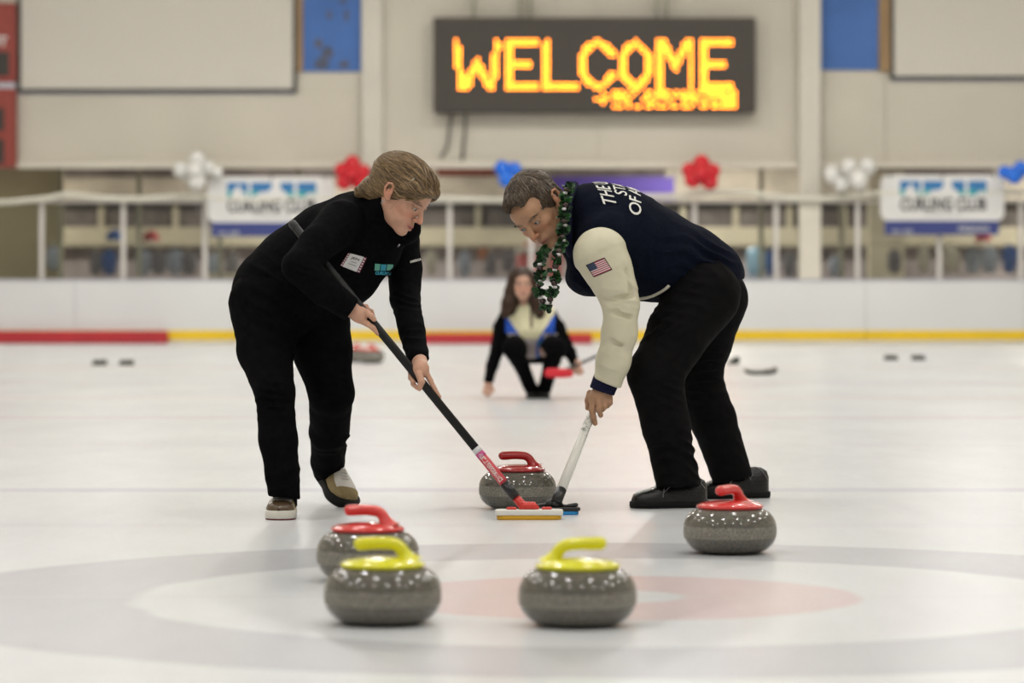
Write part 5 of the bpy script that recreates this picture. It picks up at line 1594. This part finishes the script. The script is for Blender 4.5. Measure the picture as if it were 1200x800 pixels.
    tv.chain([P(366, 362, 12.66), P(378, 412, 12.62), P(388, 460, 12.58), P(386, 505, 12.78), P(384, 540, 12.98), P(386, 562, 13.08)], [.140, .108, .082, .074, .062, .056], .03, None, 1, .02)
    tv.cut(P(334, 583, 12.2), (-.12, -.15, -1), np.array([-2, 11.5, -.2]), np.array([P(357, 0, 12.5)[0], 12.6, .3]))
    tv.cut(P(386, 552, 13.04), (.0, .84, -.54), np.array([P(357, 0, 12.8)[0], 12.85, -.2]), np.array([0, 14, .5]))
    sp = [(P(322, 462, 12.18), .08, (.1, 0, 1), .03, .006), (P(388, 462, 12.48), .08, (.1, 0, 1), .03, .006), (P(385, 520, 12.8), .10, (.4, .2, 1), .045, .009), (P(330, 560, 12.14), .09, (-.3, .1, 1), .05, .006), (P(345, 395, 12.4), .09, (.6, 0, 1), .04, .005), (P(290, 370, 12.4), .09, (.6, 0, 1), .05, .004)]
    cloth('trousers', tv, [K['black_trouser']], root, sp, 2)
    # jacket with sleeves
    jv = Vol(np.array([P(255, 0, 12.3)[0], 11.98, P(0, 436, 12.3)[2]]), np.array([P(520, 0, 12.7)[0], 13.1, P(0, 205, 12.5)[2]]), .0056)
    jv.chain([P(331, 344, 12.60), P(355, 320, 12.62), P(390, 295, 12.62), P(423, 275, 12.60), P(445, 262, 12.56)], [.188, .180, .180, .163, .115], .03, YAX, 1.05)
    jv.cone(P(370, 345, 12.62), P(408, 318, 12.62), .135, .125, .03)
    jv.cone(P(420, 300, 12.60), P(438, 296, 12.64), .10, .09, .03)
    jv.cone(P(443, 260, 12.54), P(455, 246, 12.49), .088, .074, .02)       # collar
    jv.cone(P(455, 265, 12.54), P(474, 268, 12.50), .085, .062, .02)
    jv.cone(P(400, 262, 12.48), P(466, 282, 12.84), .085, .078, .03)
    jv.chain([P(400, 262, 12.43), P(372, 286, 12.29), P(350, 312, 12.20), P(380, 340, 12.22), P(412, 363, 12.265)], [.086, .066, .060, .056, .044], .02, None, 1, .012)
    jv.chain([fsh, P(474, 315, 12.80), P(475, 350, 12.70), P(483, 390, 12.50), P(490, 420, 12.35)], [.076, .066, .056, .048, .042], .02, None, 1, .012)
    jv.cut(P(412.5, 363, 12.26), (.83, .1, -.55), P(400, 380, 12.1) - (.0, 0, .1), P(435, 345, 12.4) + .03)
    jv.cut(P(491, 421, 12.33), (.25, -.35, -1), P(470, 440, 12.2) - .05, P(510, 405, 12.5) + .02)
    pass
    jv.cone(P(450, 248, 12.49), P(459, 240, 12.45), .070, .066, .012)
    H.e(jv, (0, .045, -.030), (.075, .060, .085), .004, True)
    sp = [(P(352, 312, 12.12), .07, (.4, 0, 1), .028, .006), (P(372, 300, 12.2), .05, (1, 0, .2), .03, .004), (P(395, 350, 12.2), .06, (.8, 0, .5), .03, .004), (P(478, 355, 12.6), .08, (.1, 0, 1), .03, .005), (P(486, 400, 12.4), .07, (.1, 0, 1), .03, .005),
          (P(300, 330, 12.4), .12, (.7, 0, .7), .05, .004), (P(350, 350, 12.4), .10, (.7, 0, .7), .05, .004), (P(430, 300, 12.4), .08, (.8, 0, -.5), .05, .004)]
    jk = cloth('jacket', jv, [K['black_knit']], root, sp, 2)
    bv = body_bvh(jk)
    def patch(corners, F_, Vuv, mats, nm, fm=None, label=None, lift=.003):
        tl, tr_, br, bl = [np.array(c, float) for c in corners]
        def fn(x, y):
            p = (tl * (1 - x) + tr_ * x) * y + (bl * (1 - x) + br * x) * (1 - y)
            o = P(p[0], p[1], 11.8); return o, o - np.array([0, 0, HC])
        return decal(bv, Vuv, F_, fn, mats, nm, jk, fm, lift, label)
    def grid(x0, y0, x1, y1, nx, ny, V_, F_, fm, m):
        for i in range(nx):
            for j in range(ny):
                a = x0 + (x1 - x0) * i / nx; b = x0 + (x1 - x0) * (i + 1) / nx; c = y0 + (y1 - y0) * j / ny; d = y0 + (y1 - y0) * (j + 1) / ny
                k = len(V_); V_.extend([(a, c, 0), (b, c, 0), (b, d, 0), (a, d, 0)]); F_.append((k, k + 1, k + 2, k + 3)); fm.append(m)
    tagc = [(408, 296), (430, 302), (421.5, 320), (398.5, 311)]
    V_, F_, fm = [], [], []
    grid(.12, 0, .84, 1, 6, 6, V_, F_, fm, 0); grid(0, 0, .12, 1, 1, 8, V_, F_, fm, 1); grid(.84, 0, 1, 1, 1, 8, V_, F_, fm, 1)
    patch(tagc, F_, V_, [K['tag_white'], K['tag_red']], 'name_tag', fm, 'white name tag with dark red dotted borders')
    Vt, Ft = text_mesh('JEN', .3, .004); Vt[:, 0] = .5 + Vt[:, 0] * .9; Vt[:, 1] = .74 + Vt[:, 1] * .7
    patch(tagc, Ft, Vt, [K['black_rubber']], 'tag_writing', lift=.0045)
    for yy, ww in ((.48, .14), (.30, .2)):
        V_, F_, fm = [], [], []; grid(.5 - ww, yy, .5 + ww, yy + .04, 4, 1, V_, F_, fm, 0); patch(tagc, F_, V_, [K['stitch']], 'tag_writing', lift=.0045)
    V_, F_, fm = [], [], []
    for k in range(6):
        grid(.88, .04 + k * .165, .96, .12 + k * .165, 1, 1, V_, F_, fm, 0); grid(.03, .04 + k * .165, .09, .12 + k * .165, 1, 1, V_, F_, fm, 0)
    patch(tagc, F_, V_, [K['tag_white']], 'tag_dots', lift=.0045)
    # club logo on the chest
    lg = [(439.5, 309), (461.5, 310), (458.5, 324), (438.5, 323.5)]
    V_, F_, fm = [], [], []
    grid(.0, .45, .28, 1, 2, 2, V_, F_, fm, 1); grid(.32, .45, .62, .98, 2, 2, V_, F_, fm, 0); grid(.66, .5, .98, 1.0, 2, 2, V_, F_, fm, 1)
    patch(lg, F_, V_, [K['teal'], K['green_print']], 'chest_logo', fm, 'small teal club logo')
    Vt, Ft = text_mesh('CURLING', .3, .02); Vt[:, 0] = .5 + Vt[:, 0] * .9 / (Vt[:, 0].max() - Vt[:, 0].min()); Vt[:, 1] = .24 + Vt[:, 1] * 1.1
    patch(lg, Ft, Vt, [K['teal']], 'chest_lettering')
    Vt, Ft = text_mesh('AMERICAN', .3, .01); Vt[:, 0] = .5 + Vt[:, 0] / (Vt[:, 0].max() - Vt[:, 0].min()); Vt[:, 1] = .5 + Vt[:, 1] * 3
    patch([(480, 305), (496, 301), (496, 305), (481, 309)], Ft, Vt, [K['text_white']], 'sleeve_lettering')
    Vt, Ft = text_mesh('o', .8, .0)
    V_, F_ = [], []
    for i in range(16):
        a0 = 2 * math.pi * i / 16; a1 = 2 * math.pi * (i + 1) / 16; k = len(V_)
        V_ += [(.5 + .5 * math.cos(a0), .5 + .5 * math.sin(a0), 0), (.5 + .5 * math.cos(a1), .5 + .5 * math.sin(a1), 0), (.5 + .36 * math.cos(a1), .5 + .36 * math.sin(a1), 0), (.5 + .36 * math.cos(a0), .5 + .36 * math.sin(a0), 0)]; F_.append((k, k + 1, k + 2, k + 3))
    k = len(V_); V_ += [(.38, .4, 0), (.62, .35, 0), (.62, .6, 0), (.38, .65, 0)]; F_.append((k, k + 1, k + 2, k + 3))
    patch([(318, 353), (325, 352), (327, 362), (320, 363)], F_, V_, [K['hem_cream']], 'hem_badge')
    # zip pull
    V_, F_ = sweep([P(466, 289, 12.40), P(468.5, 286.5, 12.395)], .003, 6); link('zip_pull', V_, F_, [K['zip']], jk)
    # shoes
    sm = [K['tan'], K['toe_brown'], K['offwhite'], K['sole_white'], K['sole_red'], K['lace']]
    hl = np.array([P(337, 0, 12.38)[0], 12.40, 0]); 
    shoe(root, hl, (-.06, -1, 0), .262, .104, None, sm, 'planted tan and white curling shoe with brown toe cap and white sole', hgt=.082, sole_t=.034)
    sm2 = [K['tan'], K['tan'], K['offwhite'], K['black_rubber'], K['black_rubber'], K['lace']]
    heel = P(377.5, 557, 13.09); toe = P(402, 590.5, 12.90)
    shoe(root, heel, toe - heel, .262, .116, None, sm2, 'raised tan and white curling shoe with thick black sole', roll=.20, hgt=.078, sole_t=.034, rim=1.14)
    V_, F_ = sweep([P(386, 545, 13.06), P(388, 562, 13.05)], .044, 12); link('sock', V_, F_, [K['black_trouser']], root)
    V_, F_ = sweep([P(334, 570, 12.24), P(334, 592, 12.26)], .044, 12); link('sock', V_, F_, [K['black_trouser']], root)
    return root
woman = build_woman()

# ---------------------------------------------------------------- the crouching woman, far down the sheet
def build_croucher():
    D = 25.5
    Q_ = lambda x, y, d=0.0: P(x, y, D + d)
    H = Head(Q_(612.5, 332, -.1), (.03, -1, -.06), (0, -.06, 1), 1.0)
    lo = np.array([Q_(560, 0)[0], D - .75, -.0]); hi = np.array([Q_(685, 0)[0], D + .65, Q_(0, 298)[2]])
    v = Vol(lo, hi, .006)
    build_head(v, H, False, False)
    v.cone(H.w(0, -.02, -.06), Q_(617, 366), .046, .052, .02)
    v.chain([Q_(618, 372), Q_(621, 392), Q_(623, 405, .12)], [.09, .09, .07], .03, np.array([1, 0, 0]), 1.2)
    v.chain([Q_(594, 371), Q_(583, 408, -.05), Q_(574, 446, -.15)], [.05, .036, .026], .02)
    v.chain([Q_(645, 371), Q_(661, 398, -.05), Q_(673, 423, -.15)], [.05, .036, .026], .02)
    for s, hx, kx, ky, ax_ in ((-1, 612, 602, 409, 624), (1, 634, 651, 410, 636)):
        v.chain([Q_(hx, 408, .14), Q_(kx, ky, -.36), Q_(ax_, 452, -.02)], [.07, .045, .034], .02)
    # hands
    for c, sgn, dirv in ((Q_(572, 451, -.17), -1, np.array([-.12, -.25, -.96])), (Q_(676, 427, -.18), 1, np.array([.25, -.3, -.9]))):
        dirv = unit(dirv); sd = unit(np.cross(dirv, (0, 1, 0)))
        v.ell(c, (.034, .022, .042), .012)
        for k in range(4):
            o = c + sd * (.026 - .0175 * k) + dirv * .030
            L_ = (.055, .064, .060, .045)[k]
            finger(v, [o, o + dirv * L_ * .5 + (0, -.006, 0), o + dirv * L_ * .85 + (0, .006, 0)], .0095, .0075)
        finger(v, [c - sd * .026 * sgn, c - sd * .045 * sgn + dirv * .03, c - sd * .045 * sgn + dirv * .05], .010, .008)
    V, Q = v.mesh(); V = smooth_mesh(V, Q, 1, .35)
    C = head_colors(V, H, (.56, .33, .24), (.42, .16, .14), False, 0, (.07, .04, .03))
    root = link('person', V, Q, [K['skin']], label='long-haired woman crouching on the far ice in blue and cream vest', cat='person', color=C)
    eyes(H, root, K['iris_brown'])
    hv = Vol(H.c - (.28, .25, .36), H.c + (.28, .22, .17), .006)
    H.e(hv, (0, -.018, .034), (.086, .105, .090), .004)
    for s in (-1, 1):
        hv.chain([H.w(s * .070, -.02, .03), H.w(s * .088, -.005, -.06), H.w(s * .105, .02, -.14), H.w(s * .125, .045, -.215)], [.036, .036, .042, .036], .03)
        hv.chain([H.w(s * .03, -.07, .0), H.w(s * .06, -.07, -.1), H.w(s * .08, -.04, -.2)], [.05, .05, .05], .03)
    H.e(hv, (0, .095, -.025), (.062, .080, .088), .01, True)
    def flow(L): return np.stack([L[:, 0] * 3, L[:, 1] * 0, -np.ones(len(L))], 1)
    hair_object(hv, H, root, K['hair_dark'], 1500, flow, .12, 6, .003, .008, 2)
    tv = Vol(lo, hi, .008)
    for s, hx, kx, ky, ax_ in ((-1, 610, 601, 408, 623), (1, 640, 652, 408, 638)):
        tv.chain([Q_(hx, 408, .14), Q_((hx + kx) / 2 + s * 2, 406, -.12), Q_(kx, ky, -.38), Q_((kx + ax_) / 2, 430, -.2), Q_(ax_, 457, -.02)], [.105, .086, .078, .058, .052], .02, None, 1, .015)
    tv.cone(Q_(614, 407, .16), Q_(635, 407, .16), .125, .125, .02)
    tv.cut(Q_(630, 461), (0, 0, -1), lo - 1, hi + 1)
    cloth('trousers', tv, [K['black_trouser']], root, [(Q_(604, 420, -.35), .1, (0, 0, 1), .05, .008), (Q_(650, 420, -.35), .1, (0, 0, 1), .05, .008)], 2)
    jv = Vol(lo, hi, .007)
    jv.chain([Q_(619, 369), Q_(621, 388, -.02), Q_(623, 399, .04)], [.118, .136, .135], .03, np.array([1, 0, 0]), 1.28)
    jv.chain([Q_(597, 370), Q_(588, 384, -.02), Q_(583, 408, -.06), Q_(577, 428, -.11), Q_(573, 445, -.16)], [.076, .066, .056, .046, .038], .03, None, 1, .02)
    jv.chain([Q_(641, 370), Q_(652, 384, -.02), Q_(661, 400, -.06), Q_(668, 413, -.11), Q_(673, 424, -.16)], [.076, .066, .056, .046, .038], .03, None, 1, .02)
    H.e(jv, (0, .02, -.10), (.05, .07, .07), .01, True)
    def fmf(c):
        px = 600 + c[:, 0] / c[:, 1] * FPX; py = YH - (c[:, 2] - HC) / c[:, 1] * FPX
        X = (c[:, 0] - Q_(621, 0)[0]); Z = c[:, 2] - Q_(0, 359)[2]      # metres from the collar centre
        f = np.zeros(len(c), int)
        torso = (np.abs(X) < .20 + .05 * (Z < -.2)) & (c[:, 1] < D + .02)
        yoke = (-Z < .30 - np.maximum(np.abs(X) - .02, 0) * 1.5) & (-Z > -.05) & (np.abs(X) < .185)
        f[torso] = 2
        f[torso & (-Z > .25) & (np.abs(X) > .06)] = 3
        f[torso & (-Z > .20) & (-Z < .27) & (np.abs(X) > .10)] = 4
        f[torso & yoke] = 1
        f[torso & (-Z > .24) & (np.abs(X) < .045)] = 4
        f[torso & (np.abs(X - .01) < .008) & (-Z < .16)] = 5
        f[(np.abs(X - .02 * (-Z > .2)) > .185)] = 0
        return f
    cloth('jacket', jv, [K['black_knit'], mat('cream_yoke', (.72, .68, .45), .8), mat('vest_blue', (.015, .09, .52), .8), mat('vest_mid_blue', (.08, .24, .42), .8), mat('vest_grey', (.50, .44, .43), .8), mat('vest_zip', (.12, .07, .05), .6)], root,
          [(Q_(585, 405), .15, (0, 0, 1), .05, .006), (Q_(660, 400), .15, (0, 0, 1), .05, .006)], 2, fmf)
    lm = [K['black_leather']] * 3 + [K['black_rubber'], K['black_rubber'], K['lace_grey']]
    for x in (624, 637):
        hl = np.array([Q_(x, 0)[0], D + .16, .0]); shoe(root, hl, (.0, -1, 0), .25, .095, None, lm, None, hgt=.08, style='leather')
    return root
croucher = build_croucher()

# ================================================================ BROOMS
def ring_tube(a, b, r0, r1, mats, name, root, n=16, fm=None, caps=True, **k):
    V, F = sweep([a, b], [r0, r1], n, cap=caps); return link(name, V, F, mats, root, **k)

def broom_head(root, c, half, wid, ang, body_m, pad_m, clip_m, pad_t=.016, body_t=.020, pad_grow=0.0, tabs=True):
    """rounded slab head with a fabric pad below, on the ice"""
    ca, sa = math.cos(ang), math.sin(ang)
    def T(x, y, z): return c + np.array([ca * x - sa * y, sa * x + ca * y, z])
    def slab(z0, z1, hx, hy, m, nm, rnd=.5):
        out = []
        for (sx, sy, a0) in ((1, 1, 0), (-1, 1, 90), (-1, -1, 180), (1, -1, 270)):
            r = hy * rnd
            for k in range(6):
                t = math.radians(a0 + 18 * k); out.append((sx * (hx - r) + r * math.cos(t), sy * (hy - r) + r * math.sin(t)))
        n = len(out); rows = [(z0, .965), (z0 + .003, 1), (z1 - .003, 1), (z1, .965)]
        V = [T(x * q if abs(x) < hx * 2 else x, y * q, z) for z, q in rows for x, y in out]
        F = [(i * n + j, i * n + (j + 1) % n, (i + 1) * n + (j + 1) % n, (i + 1) * n + j) for i in range(3) for j in range(n)] + [tuple(range(n))[::-1], tuple(3 * n + j for j in range(n))]
        return link(nm, V, F, [m], root)
    slab(0.0, pad_t, half - .006 + pad_grow, wid * .92, pad_m, 'brush_pad', .8)
    slab(pad_t, pad_t + body_t, half, wid, body_m, 'head_plate', .5)
    zt = pad_t + body_t
    if tabs:
        for s in (-1, 1):
            V, F = sweep(*rounded_ends([T(s * half * .52 - .012, -wid * .3, zt + .003), T(s * half * .52 + .012, -wid * .3, zt + .003)], .0065, 3), 10); link('release_tab', V, F, [clip_m], root)
    V, F = sweep([T(-.030, 0, zt - .002), T(-.015, 0, zt + .012), T(.015, 0, zt + .012), T(.030, 0, zt - .002)], [.012, .016, .016, .012], 12); link('swivel_joint', V, F, [clip_m], root)
    return zt

black_grip = mat('black_shaft', (.007, .007, .007), .5, spec=.3)
white_p = mat('white_plastic', (.74, .72, .66), .35); red_p = mat('red_plastic_clip', (.62, .04, .03), .3)
yel_pad = mat('yellow_pad', (.66, .36, .02), .8, bump=.2, bscale=200); blue_pad = mat('blue_pad', (.02, .24, .55), .8, bump=.2, bscale=200)
pinkred = mat('red_shaft_band', (.60, .055, .075), .4, var=.15, vscale=12); magenta = mat('magenta_band', (.52, .05, .22), .4)

def woman_broom():
    D0, D1 = 12.215, 12.31
    def S(t):                         # 0 at the foot of the shaft, 1 at the top
        return P(612 + (343 - 612) * t, 592 + (262.5 - 592) * t, D0 + (D1 - D0) * t)
    foot = S(0); r = empty('curling_broom', (foot[0], foot[1], 0), "curling broom with black shaft, red printed band and white head", 'broom', 'curling brooms')
    hc = np.array([P(620, 0, 12.2)[0], 12.19, 0])
    zt = broom_head(r, hc, .121, .034, .02, white_p, yel_pad, red_p)
    V, F = sweep([np.array([hc[0] - .012, hc[1], zt + .002]), S(.012), S(.032)], [.020, .016, .015], 14); link('joint_socket', V, F, [red_p], r, label='red joint socket')
    ring_tube(S(.028), S(.080), .0185, .0185, [mat('black_ferrule', (.012, .012, .013), .3)], 'ferrule', r, label='black ferrule')
    b0 = ring_tube(S(.080), S(.172), .0165, .0165, [pinkred], 'shaft_band', r, label='red band with white lettering')
    ring_tube(S(.172), S(.188), .0166, .0166, [magenta], 'shaft_band', r, label='magenta end of the band')
    ring_tube(S(.188), S(.204), .0160, .0160, [mat('silver_band', (.6, .6, .6), .35)], 'shaft_collar', r, label='silver collar')
    ring_tube(S(.204), S(.995), .0155, .0155, [black_grip], 'shaft', r)
    V, F = sweep(*rounded_ends([S(.99), S(1.0)], .0160, 3), 14); link('end_cap', V, F, [mat('grey_cap', (.02, .02, .02), .4)], r)
    # lettering wrapped on the band, facing the camera side
    ax = unit(S(.08) - S(.2)); fr = unit(YAX - ax * np.dot(YAX, ax)); sd = np.cross(ax, fr)
    sd = sd if sd[2] > 0 else -sd
    Vt, Ft = text_mesh('HUSTLE PERFORMANCE', .022, .0007); L_ = Vt[:, 0].max() - Vt[:, 0].min(); want = .92 * np.linalg.norm(S(.188) - S(.084))
    Vt[:, 0] *= want / L_; Vt[:, 1] *= 1.05
    mid = (S(.188) + S(.084)) / 2
    V = [mid + ax * p[0] + .0172 * (fr * math.cos(p[1] / .0172 - .15) + sd * math.sin(p[1] / .0172 - .15)) for p in Vt]
    link('lettering', V, Ft, [white_p], b0, smooth=False)
woman_broom()

def man_broom():
    foot = P(651, 590, 12.43); h1 = P(692.5, 487, 12.74); top = P(736, 368, 13.12)
    def S(t): return foot + (h1 - foot) * t / .46 if t < .46 else h1 + (top - h1) * (t - .46) / .54
    ax = unit(h1 - foot); top = foot + ax * 1.08
    def S(t): return foot + (top - foot) * t
    r = empty('curling_broom', (foot[0], foot[1], 0), "curling broom with white shaft, black head and blue pad", 'broom', 'curling brooms')
    blk = mat('black_head', (.014, .014, .014), .4)
    hc = np.array([P(649, 0, 12.45)[0], 12.45, 0])
    zt = broom_head(r, hc, .096, .032, .05, blk, blue_pad, blk, .014, .014, tabs=True)
    for s in (-.06, .055):
        V, F = sweep(*rounded_ends([hc + (s, -.012, zt + .004), hc + (s + .026, -.012, zt + .008)], .008, 3), 10); link('buckle', V, F, [blk], r)
    ring_tube(np.array([hc[0], hc[1], zt]), S(.010), .016, .017, [blk], 'joint_socket', r)
    ring_tube(S(.005), S(.065), .0205, .0205, [blk], 'ferrule', r)
    shm = mat('white_shaft', (.72, .71, .64), .3)
    V, F = sweep([S(.06), S(.30), S(.42), S(1)], [.0190, .0170, .0145, .0140], 18); sh_ = link('shaft', V, F, [shm], r, label='white shaft')
    # worn grey printing near the hand
    rnd = random.Random(3); fr = unit(YAX - ax * np.dot(YAX, ax)); sd = np.cross(ax, fr); mb = MB()
    for k in range(46):
        t = rnd.uniform(.315, .415); a = rnd.uniform(-1.3, 1.3); c = S(t); rr = .0152 + (.42 - t) * .02 + .0006
        a2 = a + rnd.uniform(-.35, .35); dl = rnd.uniform(.003, .009)
        p0 = c + rr * (fr * math.cos(a) + sd * math.sin(a)); p1 = c + ax * dl + rr * (fr * math.cos(a2) + sd * math.sin(a2)); mb.sweep([p0, p1], .0008, 4)
    mb.link('worn_print', mat('grey_marks', (.22, .22, .22), .6), sh_)
man_broom()

def far_broom():
    c = P(655, 437, 24.95)
    r = empty('curling_broom', c, 'curling broom with red pad held up by the crouching woman', 'broom', 'curling brooms')
    redp = mat('red_pad', (.62, .02, .035), .7)
    V, F = sweep(*rounded_ends([c + (-.075, 0, .001), c + (-.03, -.005, 0), c + (.03, -.005, -.001), c + (.08, 0, -.003)], [.033, .036, .035, .028], 5), 16, .55, (0, 1, 0)); link('brush_pad', V, F, [redp], r)
    V, F = sweep(*rounded_ends([c + (-.08, .022, 0), c + (.08, .022, 0)], .022, 3), 12); link('head_plate', V, F, [K['black_rubber']], r)
    a = c + (0, .03, .0); b = P(677, 427, 25.30); b2 = b + (b - a) * 1.4
    a2 = a + (0, .02, .0)
    V, F = sweep([a, a2, b, b2], [.012, .013, .0125, .012], 10); link('shaft', V, F, [black_grip], r)
far_broom()
